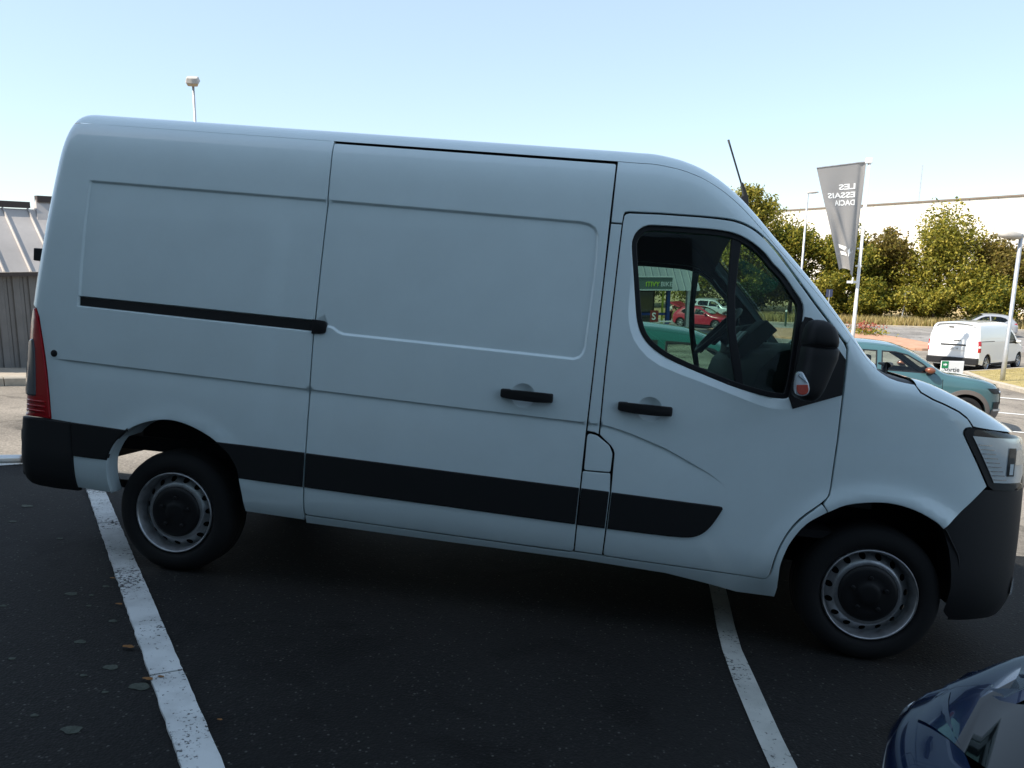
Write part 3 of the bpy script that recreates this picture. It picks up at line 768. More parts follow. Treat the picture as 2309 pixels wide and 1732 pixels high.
for far in (False, True):
    h = empty('headlamp'); h.parent = van
    V_.wrap('housing', zl, hl, hr, M_black, h, off=.004, n=14, far=far)
    hl2 = lambda z: hl(z)+float(interp(z, [(.9, .03), (.98, .034), (1.17, .036), (1.2, .03)]))
    V_.wrap('reflector', [.962, .98, 1.0, 1.03, 1.06, 1.09, 1.12, 1.15, 1.175], hl2, lambda z: hr(z)-.012, M_lampgrey, h, off=.008, n=12, far=far)
    for zz in (.975, .995, 1.015, 1.035, 1.055, 1.075, 1.095, 1.115, 1.135):
        V_.wrap('rib', [zz, zz+.004], lambda z: hl2(z)+.004, lambda z: hl2(z)+.075, M_chrome, h, off=.012, n=5, far=far)
    V_.wrap('bezel', [.995, 1.0, 1.06, 1.125, 1.13], lambda z: .555, lambda z: .60, M_black, h, off=.012, n=5, far=far)
    V_.wrap('lamp', [1.05, 1.07, 1.09, 1.11, 1.122], lambda z: .602, lambda z: .665, M_chrome, h, off=.013, n=6, far=far)
    V_.wrap('daytime_light', [1.003, 1.02, 1.04, 1.055], lambda z: .565, lambda z: .588, M_white, h, off=.015, n=3, far=far)
    V_.wrap('lens', zl, hl2, hr, M_clear, h, off=.020, n=14, far=far)
V_.wrap('grille', [.926, .96, 1.0, 1.04, 1.08, 1.12], lambda z: .70, None, M_black, van, n=12, full=True, off=.004)
# tail lamps, rear bumper, rear doors
tail = [(-4.400, .699), (-4.56, .702), (-4.566, .78), (-4.572, .80), (-4.574, .812), (-4.576, 1.0), (-4.560, 1.15), (-4.548, 1.24), (-4.536, 1.296), (-4.520, 1.302), (-4.498, 1.262), (-4.466, 1.124), (-4.435, .958), (-4.416, .82)]
lens = [(-4.487, .818), (-4.575, .816), (-4.578, .99), (-4.572, 1.07), (-4.555, 1.12), (-4.515, 1.135), (-4.500, 1.07), (-4.492, .95)]
V_.panel('tail_lamp', tail, M_red, van, off=-.010, thick=.02, bev=.006, step=.03, both=True, feat=False)
V_.panel('reversing_lens', rounded(lens, .01), M_smoke, van, off=-.020, thick=.02, bev=.008, step=.03, both=True, feat=False)
for zz in (.73, .757, .784):
    V_.panel('lamp_rib', [(-4.43, zz), (-4.55, zz), (-4.55, zz+.010), (-4.43, zz+.010)], M_red, van, off=-.017, thick=.01, bev=.003, step=.05, both=True, feat=False)
rb = [(-4.403, .694), (-4.280, .693), (-4.260, .507), (-4.254, .30), (-4.40, .296), (-4.49, .299), (-4.545, .309), (-4.575, .33), (-4.60, .37), (-4.615, .45), (-4.625, .55), (-4.625, .60), (-4.618, .615), (-4.59, .620), (-4.588, .69)]
V_.panel('rear_bumper', rb, M_bumper, van, off=-.008, thick=.03, bev=.008, step=.04, both=True, feat=False)
m = MB()
for i, (z0, z1) in enumerate(((.33, .60),)):
    m.box(-4.655, -4.55, .10, 1.97, z0+RK*4.6, z1+RK*4.6)
m.build('rear_bumper_bar', M_bumper, van, bevel=.02)
zr = [.70, .9, 1.1, 1.3, 1.5, 1.75, 2.0, 2.12, 2.25, 2.36]
for y0, y1 in ((.16, 1.031), (1.039, 1.91)):
    Vv, Ff = [], []
    for z in zr:
        yn = max(.10, float(V_.Y(float(V_.xe(z))+.002, z, False)))+.012
        for y in np.linspace(y0 if y0 > 1 else yn, y1 if y1 < 1.1 else 2*V_.W-yn, 6):
            zz = z
            Vv.append(V_.pos(float(V_.xe(z))+.012, y, zz))
    for i in range(len(zr)-1):
        for j in range(5): Ff.append((i*6+j, i*6+j+1, (i+1)*6+j+1, (i+1)*6+j))
    mesh('rear_door', Vv, Ff, M_paint, van)
m = MB()
for z in (1.62, 1.10):
    pass
m.box(-4.60, -4.53, .075, .135, 1.665+.01, 1.735+.01)
m.build('rear_hinge', M_black, van, bevel=.006)
# wheel housings
def arch_strip(name, arch, depth, mt):
    pts = resample(arch, .03, False); Vv, Ff = [], []
    for (x, z) in pts:
        yy = float(V_.Y(x, z, True))+.004
        dq = depth*(.5 if (x < -3.98 and name == 'rear_wheel_housing') else 1.)
        for k, d in enumerate((0, .004, dq*.5, dq)):
            q = 0 if k == 0 else .006
            cx, cz = (-.0, .33) if name == 'front_wheel_housing' else (-3.655, .34)
            L = math.hypot(x-cx, z-cz) or 1
            Vv.append(V_.pos(x+(x-cx)/L*q, yy+d, z+(z-cz)/L*q))
    for i in range(len(pts)-1):
        for j in range(3): Ff.append((i*4+j, (i+1)*4+j, (i+1)*4+j+1, i*4+j+1))
    a = mesh(name, Vv, Ff, mt, van)
    b = mesh(name, [(v[0], 2*V_.W-v[1], v[2]) for v in Vv], [f[::-1] for f in Ff], mt, van)
arch_strip('rear_wheel_housing', VAN_ARCH_R[1:], .20, M_paint)
arch_strip('front_wheel_housing', [(.42, .30), (.40, .45), (.36, .60), (.29, .71)]+VAN_ARCH_F, .34, M_dark)
# wheels (upright on the ground, not raked with the body)
for far in (False, True):
    for x, y in ((0., .055), (-3.682, .065)):
        wr = empty('wheel'); wr.parent = van
        build_wheel('wheel', wr, x, (2*V_.W-y) if far else y, .338, .338, .215, .222, far=far)
MB().tube([(-3.682, .25, .338), (-3.682, 1.82, .338)], .055, 12).box(-3.80, -3.56, .85, 1.2, .24, .44).build('rear_axle', M_dark, van)
for yy in (.36, 1.71):
    MB().box(-4.35, -3.05, yy-.035, yy+.035, .375, .405).build('leaf_spring', M_dark, van)
MB().box(-3.28, .55, .30, 1.77, .40, .58).build('underbody', M_dark, van)
MB().box(-4.50, -3.28, .30, 1.77, .62, .70).build('underbody', M_dark, van)
for yy in (.33, 1.72):
    MB().box(-3.70, -3.2, yy, yy+.02, .46, .95).build('wheel_well', M_dark, van); MB().box(-4.06, -3.70, yy, yy+.02, .63, .95).build('wheel_well', M_dark, van)
MB().box(-.55, .60, .30, 1.77, .40, 1.0).build('engine_bay', M_dark, van)
MB().tube([(-.8, .45, .36), (-2.2, .45, .34), (-3.0, .5, .36)], .05, 10).build('exhaust', M_dark, van)
# cab glass, seals and inside
def ring(name, poly, d, mt, off, thick, far):
    return V_.panel(name, offset(poly, -.006), mt, van, holes=[offset(poly, d)], off=off, step=.03, thick=thick, bev=.004, far=far, feat=False, edge=.02)
for far in (False, True):
    ring('window_seal', WIN, .020, M_seal, .020, .04, far)
    V_.panel('side_window', offset(WIN, .012), M_glass, van, off=.036, thick=.002, bev=.001, step=.06, far=far, feat=False)
    V_.panel('window_divider', [(-.818, 2.015), (-.768, 2.015), (-.775, 1.9), (-.779, 1.729), (-.760, 1.55), (-.722, 1.40), (-.698, 1.285), (-.736, 1.292), (-.770, 1.42), (-.803, 1.58), (-.815, 1.74)], M_seal, van, off=.026, thick=.03, step=.05, far=far, feat=False)
V_.shell('headlining', list(np.linspace(-1.52, -.66, 14)), M_trimgrey, van, k0=.5, dz=-.055)
MB().box(-1.56, -1.50, .16, 1.91, .45, 2.26).build('bulkhead', M_trimgrey, van)
MB().box(-1.52, -.15, .10, 1.97, .58, .62).build('cab_floor', M_dark, van)
# dashboard: lofted across the cab
dp = [(-.20, .75), (-.62, .78), (-.66, 1.0), (-.66, 1.24), (-.62, 1.38), (-.54, 1.475), (-.42, 1.515), (-.25, 1.535), (-.14, 1.46), (-.06, 1.38), (-.02, .75)]
MB().prism(dp, .09, 1.98, lambda u, v, h: V_.pos(u, h, v)).build('dashboard', M_trimgrey, van, bevel=.012, auto=45)
MB().prism(rounded([(-.60, 1.42), (-.46, 1.50), (-.36, 1.60), (-.42, 1.645), (-.52, 1.62), (-.60, 1.52)], .02), 1.28, 1.72, lambda u, v, h: V_.pos(u, h, v)).build('instrument_cowl', M_trimgrey, van, bevel=.01, auto=45)
MB().prism(rounded([(-.62, 1.40), (-.50, 1.49), (-.40, 1.60), (-.47, 1.655), (-.56, 1.56), (-.64, 1.44)], .01), .84, 1.16, lambda u, v, h: V_.pos(u, h, v)).build('centre_console', M_trimgrey, van, bevel=.01, auto=45)
for yy in (.88, 1.02):
    MB().prism(rounded([(-.635, 1.47), (-.600, 1.53), (-.565, 1.575), (-.572, 1.58), (-.608, 1.535), (-.645, 1.475)], .002), yy, yy+.10, lambda u, v, h: V_.pos(u, h, v)).build('air_vent', M_galv, van)
# white papers on the dash top
for (x0, y0, a) in ((-.33, .30, .3), (-.30, .62, -.2)):
    c, s_ = math.cos(a), math.sin(a)
    MB().add([V_.pos(x0+c*u-s_*v, y0+s_*u+c*v, float(interp(x0+c*u-s_*v, [(-.42, 1.516), (-.25, 1.536)]))+.004) for u, v in ((-.07, -.1), (.07, -.1), (.07, .1), (-.07, .1))], [(0, 1, 2, 3)]).build('paper_sheet', M_white, van)
# steering wheel
sw = empty('steering_wheel'); sw.parent = van
Msw = Matrix.Translation(V_.pos(-.655, 1.50, 1.575)) @ Matrix.Rotation(R(-49), 4, 'Y')
t = MB(); ringp = []
for i in range(40):
    a = 2*math.pi*i/40
    for j in range(8):
        b = 2*math.pi*j/8
        ringp.append(Msw @ Vector(((.195+.017*math.cos(b))*math.cos(a), (.195+.017*math.cos(b))*math.sin(a), .017*math.sin(b))))
t.add(ringp, [(i*8+j, ((i+1) % 40)*8+j, ((i+1) % 40)*8+(j+1) % 8, i*8+(j+1) % 8) for i in range(40) for j in range(8)])
t.build('wheel_rim', M_black, sw, smooth=True)
m = MB().box(-.09, .09, -.07, .07, -.05, -.012, Msw).box(-.19, .19, -.018, .018, -.03, -.012, Msw).box(-.19, -.0, -.02, .02, -.03, -.012, Msw)
m.box(-.018, .018, -.19, .19, -.03, -.012, Msw).build('hub', M_trimgrey, sw, bevel=.006)
MB().tube([Msw @ Vector((0, 0, -.03)), Msw @ Vector((0, 0, -.40))], .04, 12).build('column', M_black, sw)
# seats behind the pillar
for y0, y1 in ((.20, 1.10), (1.25, 1.75)):
    s_ = empty('seat'); s_.parent = van
    MB().box(-1.36, -.86, y0, y1, .80, .96).build('cushion', M_trimgrey, s_, bevel=.04, auto=60)
    MB().prism([(-1.30, .92), (-1.42, 1.55), (-1.50, 1.55), (-1.44, .92)], y0, y1, lambda u, v, h: V_.pos(u, h, v)).build('backrest', M_trimgrey, s_, bevel=.03, auto=60)
# door mirror
mir = empty('door_mirror'); mir.parent = van
tri = [(-.420, 1.652), (-.394, 1.636), (-.340, 1.578), (-.293, 1.529), (-.2445, 1.470), (-.2465, 1.300), (-.465, 1.209), (-.487, 1.262), (-.476, 1.36), (-.466, 1.60), (-.450, 1.655)]
V_.panel('mirror_base', tri, M_black, mir, off=-.006, thick=.02, bev=.003, step=.04, feat=False)
V_.panel('mirror_base', tri, M_black, van, off=-.006, thick=.02, bev=.003, step=.04, feat=False, far=True)
def mirror_body(name, rows, mt, parent, n=28, pw=3.2):
    Vv, Ff = [], []
    for (z, xa, xb, ya, yb) in rows:
        for k in range(n):
            a = 2*math.pi*k/n; c, s_ = math.cos(a), math.sin(a)
            u = math.copysign(abs(c)**(2/pw), c); v = math.copysign(abs(s_)**(2/pw), s_)
            Vv.append(V_.pos((xa+xb)/2+(xb-xa)/2*u, (ya+yb)/2+(yb-ya)/2*v, z))
    for i in range(len(rows)-1):
        for k in range(n): Ff.append((i*n+k, i*n+(k+1) % n, (i+1)*n+(k+1) % n, (i+1)*n+k))
    Ff.append(tuple(range(n))[::-1]); Ff.append(tuple((len(rows)-1)*n+k for k in range(n)))
    o = mesh(name, Vv, Ff, mt, parent)
    mm = mesh(name, [(v[0], 2*V_.W-v[1], v[2]) for v in Vv], [f[::-1] for f in Ff], mt, van) if parent == mir else None
    return o
mirror_body('mirror_housing', [(1.520, -.488, -.352, -.27, -.09), (1.523, -.490, -.348, -.275, -.088), (1.545, -.492, -.346, -.28, -.085), (1.565, -.491, -.350, -.28, -.085), (1.59, -.488, -.358, -.277, -.088), (1.61, -.482, -.372, -.27, -.095), (1.628, -.470, -.395, -.255, -.105), (1.636, -.455, -.418, -.235, -.125)], M_plastic, mir)
mirror_body('mirror_housing', [(1.268, -.475, -.435, -.235, -.13), (1.273, -.495, -.420, -.255, -.10), (1.29, -.510, -.402, -.27, -.085), (1.33, -.512, -.384, -.275, -.075), (1.38, -.502, -.368, -.275, -.07), (1.43, -.494, -.352, -.272, -.06), (1.47, -.490, -.340, -.27, -.06), (1.505, -.489, -.338, -.268, -.07), (1.517, -.482, -.345, -.26, -.08)], M_plastic, mir)
MB().box(-.43, -.36, -.10, .03, 1.33, 1.46).build('mirror_arm', M_plastic, mir, bevel=.015)
# indicator lamp on the outer end of the mirror
ind = [(x, z) for x, z in rounded([(-.533, 1.325), (-.530, 1.392), (-.508, 1.402), (-.476, 1.355), (-.467, 1.321), (-.474, 1.300), (-.499, 1.289), (-.524, 1.297)], .014)]
MB().prism(ind, -.294, -.255, lambda u, v, h: V_.pos(u, h, v)).build('indicator_rim', M_lampgrey, mir, bevel=.004, auto=40)
up_ = [(x, z) for x, z in offset(ind, .006) if z > 1.345]; lo_ = [(x, z) for x, z in offset(ind, .006) if z <= 1.347]
MB().prism(up_, -.300, -.29, lambda u, v, h: V_.pos(u, h, v)).build('indicator_lens', M_chrome, mir, bevel=.002)
MB().prism(lo_, -.300, -.29, lambda u, v, h: V_.pos(u, h, v)).build('indicator_lens', M_amber, mir, bevel=.002)
# radio aerial on the roof front
ar = empty('radio_aerial'); ar.parent = van
MB().prism([(-.70, 2.20), (-.56, 2.06), (-.575, 2.12), (-.612, 2.36), (-.616, 2.39), (-.655, 2.475), (-.668, 2.470), (-.648, 2.40), (-.69, 2.36)], 1.015, 1.055, lambda u, v, h: V_.pos(u, h, v)).build('aerial_foot', M_black, ar, bevel=.006)
a0 = Vector(V_.pos(-.662, 1.035, 2.465)); a1 = Vector(V_.pos(-.765, 1.035, 2.723))
MB().tube([a0+(a1-a0)*t for t in np.linspace(0, 1, 8)], [.0055]*7+[.0065], 8).build('aerial_rod', M_black, ar, smooth=True)
# wiper spindle at the cowl
MB().tube([V_.pos(.03, .30, 1.425), V_.pos(.045, .30, 1.465), V_.pos(.075, .34, 1.468), V_.pos(.11, .62, 1.468)], [.018, .018, .012, .007], 8).build('wiper_arm', M_black, van)
# small bright reflector low on the bumper corner
V_.wrap('bumper_reflector', [.385, .395, .42, .45, .475], lambda z: .705+abs(z-.41)*.25, lambda z: .765-abs(z-.40)*.3, M_lampgrey, van, off=.008, n=4, both=True)
# ------------------------------------------------------------------ ground of the place
GP = [(-60, 6.444), (4, -.4296), (8, -.859), (12, -1.22), (20, -1.87), (28, -2.45), (40, -2.95), (55, -3.1), (400, -3.1)]
def G(x, y):
    """height of the ground: the car park falls away from the camera and levels out at the road"""
    wgt = np.clip((22-np.asarray(y, float))/14, 0, 1); wgt = wgt*wgt*(3-2*wgt)
    return -.04667*np.clip(x, -14, 60)*wgt+smooth_interp(np.clip(y, -60, 400), GP)

def sheet(name, poly, off, mt, step=1.0, parent=None, kind='structure', edge=None, skirt=0., holes=()):
    loop = resample(poly, edge or step); pts = list(loop); eds = [(i, (i+1) % len(loop)) for i in range(len(loop))]
    hl_ = [resample(h, edge or step) for h in holes]
    for h in hl_:
        b0 = len(pts); pts += h; eds += [(b0+i, b0+(i+1) % len(h)) for i in range(len(h))]
    a = np.array(loop); x0, y0 = a.min(0); x1, y1 = a.max(0)
    gx, gy = np.meshgrid(np.arange(x0+step/2, x1, step), np.arange(y0+step/2, y1, step)); g = np.c_[gx.ravel(), gy.ravel()]
    if len(g):
        ok = inside(g, loop) & (seg_dist(g, loop) > step*.3)
        pts += [tuple(q) for q in g[ok]]
    r = delaunay_2d_cdt([Vector(p) for p in pts], eds, [], 0, 1e-5)
    P = np.array([tuple(v) for v in r[0]]); T = np.array([list(f) for f in r[2] if len(f) == 3])
    c = P[T].mean(1); ok = inside(c, loop)
    for h in hl_: ok &= ~inside(c, h)
    z = G(P[:, 0], P[:, 1])+off
    V = [(P[i, 0], P[i, 1], z[i]) for i in range(len(P))]; F = [tuple(t) for t in T[ok]]
    F = [f if ((P[f[1]]-P[f[0]])[0]*(P[f[2]]-P[f[0]])[1]-(P[f[1]]-P[f[0]])[1]*(P[f[2]]-P[f[0]])[0]) > 0 else f[::-1] for f in F]
    if skirt:
        b0 = len(V); n = len(loop)
        V += [(x, y, float(G(x, y))+off) for x, y in loop]+[(x, y, float(G(x, y))+off-skirt) for x, y in loop]
        F += [(b0+i, b0+(i+1) % n, b0+n+(i+1) % n, b0+n+i) for i in range(n)]
    o = mesh(name, V, F, mt, parent, smooth=False)
    if kind and not parent: o['kind'] = kind
    return o

M_lane = asphalt('lane_asphalt', (.235, .205, .17), (.42, .38, .33), .5, .8)
M_bay_shade = asphalt('bay_asphalt_shade', (.0125, .0122, .0115), (.10, .10, .09), .26, 1.0)  # bay surface with its shade put into the colour, far darker than the lane
M_road = asphalt('road_asphalt', (.25, .235, .22), (.4, .38, .36), .4, .5)
M_line = worn_paint('bay_line_paint', (.62, .64, .63), (.04, .04, .04))
M_line2 = mat('far_line_paint', (.8, .8, .78), rough=.8, noise=(5, .1))
M_kerb = mat('kerb_concrete', (.42, .37, .30), rough=.9, noise=(4, .2), bump=(60, .3, .004))
M_dry = mat('dry_ground', (.36, .27, .13), rough=.95, noise=(1.2, .35), bump=(12, .4, .03))
M_brick = mat('island_paving', (.45, .26, .17), rough=.9, noise=(2, .2))

xg = np.concatenate([[-2500, -900, -300, -120], np.arange(-60, 61, 3.), [120, 300, 900, 2500]])
yg = np.concatenate([[-300, -150, -70], np.arange(-50, 72, 2.5), [110, 200, 400, 1000, 2600]])
Vv = [(float(x), float(y), float(G(x, y))) for y in yg for x in xg]; nx = len(xg)
Ff = [(j*nx+i, j*nx+i+1, (j+1)*nx+i+1, (j+1)*nx+i) for j in range(len(yg)-1) for i in range(nx-1)]
tag(mesh('ground', Vv, Ff, M_lane), kind='structure')
def yb(x): return 2.02+.070*(x+6.4)  # edge of the dark bay sheet, laid along the shadow line
bay_o = sheet('shaded_bay', [(-9, -12), (14, -12), (14, yb(14)), (2, yb(2)), (-9, yb(-9))], .004, M_bay_shade, 1.5)
sheet('road', [(-70, 40.5), (10.5, 38.5), (14, 40), (60, 36), (80, 36), (80, 53), (60, 53.6), (21, 54.6), (10, 55.0), (-70, 56)], .006, M_road, 4.)
verge = sheet('verge', [(-80, 56.3), (10, 55.3), (21, 54.9), (60, 53.9), (90, 53), (120, 110), (-80, 110)], .05, M_dry, 4.)
tag(sheet('pavement_edge', [(-60, 55.9), (10, 55.0), (21, 54.6), (60, 53.6), (60, 53.9), (21, 54.95), (10, 55.35), (-60, 56.25)], .09, M_kerb, 2., skirt=.12), kind='structure')

# long white strip of flush stones beside the rear wheel, each stone on its own
strip_o = empty('stone_strip'); tag(strip_o, kind='structure')
A_ = np.array([-5.62, 1.95]); D_ = np.array([.659, -.752]); Np = np.array([.752, .659])
jo = [0., .42, 1.62, 2.83, 3.96, 5.1, 6.2]
for i in range(6):
    a, b = A_+D_*(jo[i]+.006), A_+D_*(jo[i+1]-.006); n_ = 26
    Vt = []
    for t in np.linspace(0, 1, n_):
        p = a+(b-a)*t
        for sgn, wd in ((-1, .062), (1, .060)):
            j_ = (rng.random()-.5)*.006 if sgn < 0 else (rng.random()-.5)*.004
            for zz in (.016, -.02):
                q = p+Np*sgn*(wd+j_)
                Vt.append(LOT @ Vector((q[0], q[1], zz)))
    Ft = []
    for k in range(n_-1):
        o_ = k*4; e_ = o_+4
        Ft += [(o_, o_+2, e_+2, e_), (o_, e_, e_+1, o_+1), (o_+2, o_+3, e_+3, e_+2)]
    Ft += [(0, 1, 3, 2), ((n_-1)*4, (n_-1)*4+2, (n_-1)*4+3, (n_-1)*4+1)]
    mesh('stone', Vt, Ft, M_line, strip_o, smooth=False)
# painted line by the front wheel
L_l = [(-.62, 1.7), (-.63, 1.0), (-.651, .614), (-.675, .245), (-.686, -.042), (-.683, -.386), (-.674, -.642), (-.666, -.841), (-.655, -1.044), (-.64, -1.4), (-.62, -2.2)]
L_r = [(-.52, 1.7), (-.53, 1.0), (-.551, .65), (-.575, .301), (-.588, -.011), (-.578, -.353), (-.571, -.653), (-.566, -.825), (-.556, -1.017), (-.54, -1.4), (-.52, -2.2)]
def flat(name, poly2, mt, z=.009):
    P = [LOT @ Vector((x, y, z)) for x, y in poly2]
    o = mesh(name, P, [tuple(range(len(P)))], mt, smooth=False); o['kind'] = 'structure'; return o
Pm = [LOT @ Vector((x, y, .009)) for l, r in zip(L_l, L_r) for x, y in (l, r)]
tag(mesh('bay_line', Pm, [(2*i, 2*i+1, 2*i+3, 2*i+2) for i in range(len(L_l)-1)], worn_paint('bay_line_paint_thin', (.50, .51, .47), (.04, .04, .04), 14., .50), smooth=False), kind='structure')
flat('bay_line', [(-6.75, 1.63), (-6.62, 1.60), (-6.16, 2.20), (-6.28, 2.25)], M_line)
# lines of the far bays beyond the bonnet
for a, b in (((8.6, 18.6), (13, 17.3)), ((7.3, 15.6), (12, 14.4)), ((6.2, 12.7), (11, 11.6)), ((10.2, 24.5), (6.5, 25.6))):
    d = Vector((b[0]-a[0], b[1]-a[1], 0)).normalized(); nn = Vector((-d.y, d.x, 0))*.06
    sheet('bay_line', [(a[0]-nn.x, a[1]-nn.y), (b[0]-nn.x, b[1]-nn.y), (b[0]+nn.x, b[1]+nn.y), (a[0]+nn.x, a[1]+nn.y)], .012, M_line2, 1.)
# grass islands with kerbs
def island(name, poly, kerbmat, topmat, h=.13, wd=.16, seg=1.0):
    base = empty(name); tag(base, kind='structure')
    p = resample(poly, seg)
    for i in range(len(p)):
        a, b = Vector((*p[i], 0)), Vector((*p[(i+1) % len(p)], 0)); d = (b-a); L = d.length; d.normalize(); nn = Vector((-d.y, d.x, 0))
        a2, b2 = a+d*.008, b-d*.008; Vk = []
        for q in (a2, b2):
            for s_, hh in ((0, -.05), (0, h-.02), (.02, h), (wd, h), (wd, -.05)):
                r_ = q+nn*s_; Vk.append((r_.x, r_.y, float(G(r_.x, r_.y))+hh))
        mesh('kerb_stone', Vk, [(0, 1, 6, 5), (1, 2, 7, 6), (2, 3, 8, 7), (3, 4, 9, 8), (0, 4, 3, 2, 1), (5, 6, 7, 8, 9)], kerbmat, base, smooth=False)
    o = sheet('top', offset(poly, wd*.8), h-.01, topmat, .8, parent=base)
    return base
M_grassdry = mat('dry_lawn', (.33, .26, .10), rough=.95, noise=(2.5, .4), bump=(30, .5, .03))
GI = [(10.35, 19.3), (13, 18.2), (19, 20.5), (20, 30), (15.6, 30), (11.6, 26.6), (10.6, 22.5)]
island('grass_island', GI, M_kerb, M_grassdry)
BI = rounded([(4, 47.5), (8, 43.5), (12.9, 40.2), (14.6, 38.2), (16.3, 40.5), (16.0, 44), (14.6, 48.4), (9, 50)], 1.0, 4)
island('traffic_island', BI, M_brick, M_brick, h=.14, wd=.2, seg=1.3)
# grass blades (too many to count)
def blades(name, pts, hmin, hmax, wdt, mt, label, cat='grass', lean=.35):
    V, F = [], []
    for (x, y) in pts:
        z = float(G(x, y))+.05; h = rng.uniform(hmin, hmax); a = rng.random()*6.28; l = rng.uniform(.05, lean)*h; b = rng.random()*6.28
        dx, dy = math.cos(a)*wdt, math.sin(a)*wdt; k = len(V)
        V += [(x-dx, y-dy, z), (x+dx, y+dy, z), (x+math.cos(b)*l*.4+dx*.6, y+math.sin(b)*l*.4+dy*.6, z+h*.6), (x+math.cos(b)*l*.4-dx*.6, y+math.sin(b)*l*.4-dy*.6, z+h*.6), (x+math.cos(b)*l, y+math.sin(b)*l, z+h)]
        F += [(k, k+1, k+2, k+3), (k+3, k+2, k+4)]
    return tag(mesh(name, V, F, mt, smooth=False), label, cat, kind='stuff')
M_straw = leafmat('straw', [(.22, .17, .06), (.45, .34, .14), (.52, .42, .2), (.30, .27, .08)], .3)
M_lawn = leafmat('lawn_blades', [(.16, .15, .04), (.34, .28, .10), (.42, .34, .14)], .3)
blades('dry_grass', [(x_, 55.45-.031*(x_-10)+abs(rng.gauss(0, 1.5))) for x_ in [rng.uniform(2, 40) for _ in range(14000)]], .15, .75, .03, M_straw, 'tall straw coloured grass along the far side of the road', 'grass')
pl = []
while len(pl) < 5000:
    q = (rng.uniform(10, 20), rng.uniform(18, 30))
    if inside([q], offset(GI, .2))[0]: pl.append(q)
blades('island_grass', pl, .05, .13, .015, M_lawn, 'short dry lawn on the kerbed island by the lamp post', 'grass', .8)

# ------------------------------------------------------------------ other vehicles
M_tint = glass('car_glass', (.84, .91, .88))
M_tintdark = glass('car_glass_dark', (.16, .19, .19), refl=.45)
M_seat = mat('car_seat', (.10, .10, .10), rough=.9)
M_clad = mat('wheel_arch_cladding', (.13, .115, .105), rough=.75)
M_alloy = mat('alloy_wheel', (.45, .46, .47), rough=.35, metal=.8)
M_black2 = mat('gloss_black', (.01, .01, .011), rough=.2, coat=1.)
SUV = dict(W=.905, wb=2.66, wr=.345, base=[(.12, .10), (.25, .035), (.45, 0), (.8, 0), (1.0, .012), (1.12, .045), (1.6, .21), (1.8, .3)],
    ZT=[(-3.7, .8), (-3.55, 1.0), (-3.45, 1.22), (-3.3, 1.46), (-3.1, 1.57), (-2.5, 1.62), (-1.9, 1.635), (-1.4, 1.61), (-1.15, 1.545), (-.9, 1.42), (-.6, 1.235), (-.42, 1.125), (-.25, 1.09), (.2, 1.045), (.5, .985), (.66, .92), (.76, .80), (.82, .6)],
    XF=[(.2, .74), (.35, .80), (.5, .825), (.8, .81), (.95, .77), (1.1, .70)], XE=[(.2, -3.45), (.5, -3.53), (.9, -3.53), (1.1, -3.5), (1.5, -3.3), (1.7, -3.1)],
    hood=(-.42, .755), screen=(-1.18, -.42), roof=(-3.12, -1.18), back=(-3.46, -3.12), belt=1.04,
    wins=[[(-.60, 1.095), (-1.60, 1.105), (-1.60, 1.475), (-1.35, 1.475), (-1.12, 1.43), (-.85, 1.285)], [(-1.70, 1.108), (-2.52, 1.125), (-2.62, 1.30), (-2.58, 1.42), (-2.40, 1.475), (-1.70, 1.475)], [(-2.74, 1.22), (-3.0, 1.26), (-3.05, 1.40), (-2.72, 1.43)]], clad=True, nose_dark=.46)
HATCH = dict(W=.88, wb=2.6, wr=.32, base=[(.10, .10), (.22, .035), (.4, 0), (.7, 0), (.85, .015), (.97, .055), (1.4, .22), (1.6, .3)],
    ZT=[(-3.6, .7), (-3.42, .86), (-3.35, 1.0), (-3.2, 1.15), (-2.9, 1.33), (-2.5, 1.42), (-1.9, 1.455), (-1.5, 1.44), (-1.2, 1.375), (-.9, 1.24), (-.55, 1.06), (-.3, .965), (-.1, .93), (.25, .87), (.5, .80), (.66, .72), (.76, .62), (.82, .48)],
    XF=[(.15, .74), (.3, .80), (.45, .83), (.6, .82), (.75, .77), (.95, .68)], XE=[(.15, -3.3), (.4, -3.42), (.75, -3.43), (.9, -3.38), (1.2, -3.15), (1.5, -2.9)],
    hood=(-.34, .76), screen=(-1.26, -.34), roof=(-2.75, -1.26), back=(-3.33, -2.75), belt=.9,
    wins=[[(-.62, .955), (-1.58, .965), (-1.56, 1.325), (-1.35, 1.315), (-1.1, 1.24), (-.85, 1.10)], [(-1.67, .967), (-2.42, .985), (-2.62, 1.10), (-2.5, 1.22), (-2.2, 1.31), (-1.65, 1.335)]], clad=False, nose_dark=.30)
CARGO = dict(W=.96, wb=3.27, wr=.33, base=[(.12, .10), (.25, .03), (.45, 0), (1.05, 0), (1.3, .02), (1.6, .07), (1.95, .16), (2.1, .2)],
    ZT=[(-4.3, 1.72), (-4.15, 1.82), (-4.0, 1.885), (-3.7, 1.91), (-2.5, 1.93), (-1.4, 1.93), (-1.15, 1.90), (-.9, 1.80), (-.55, 1.52), (-.2, 1.25), (.0, 1.13), (.3, 1.06), (.55, .97), (.72, .86), (.82, .65), (.86, .5)],
    XF=[(.2, .78), (.35, .84), (.6, .86), (.8, .83), (1.0, .76), (1.2, .68)], XE=[(.2, -4.05), (.35, -4.10), (.9, -4.12), (1.4, -4.10), (1.85, -4.0), (1.95, -3.9)],
    hood=(-.02, .80), screen=(-.98, -.02), roof=(-4.08, -.98), back=None, belt=1.1, rear_flat=True,
    wins=[[(-.42, 1.08), (-1.25, 1.09), (-1.25, 1.60), (-1.05, 1.60), (-.75, 1.42)]], clad=False, nose_dark=.42)

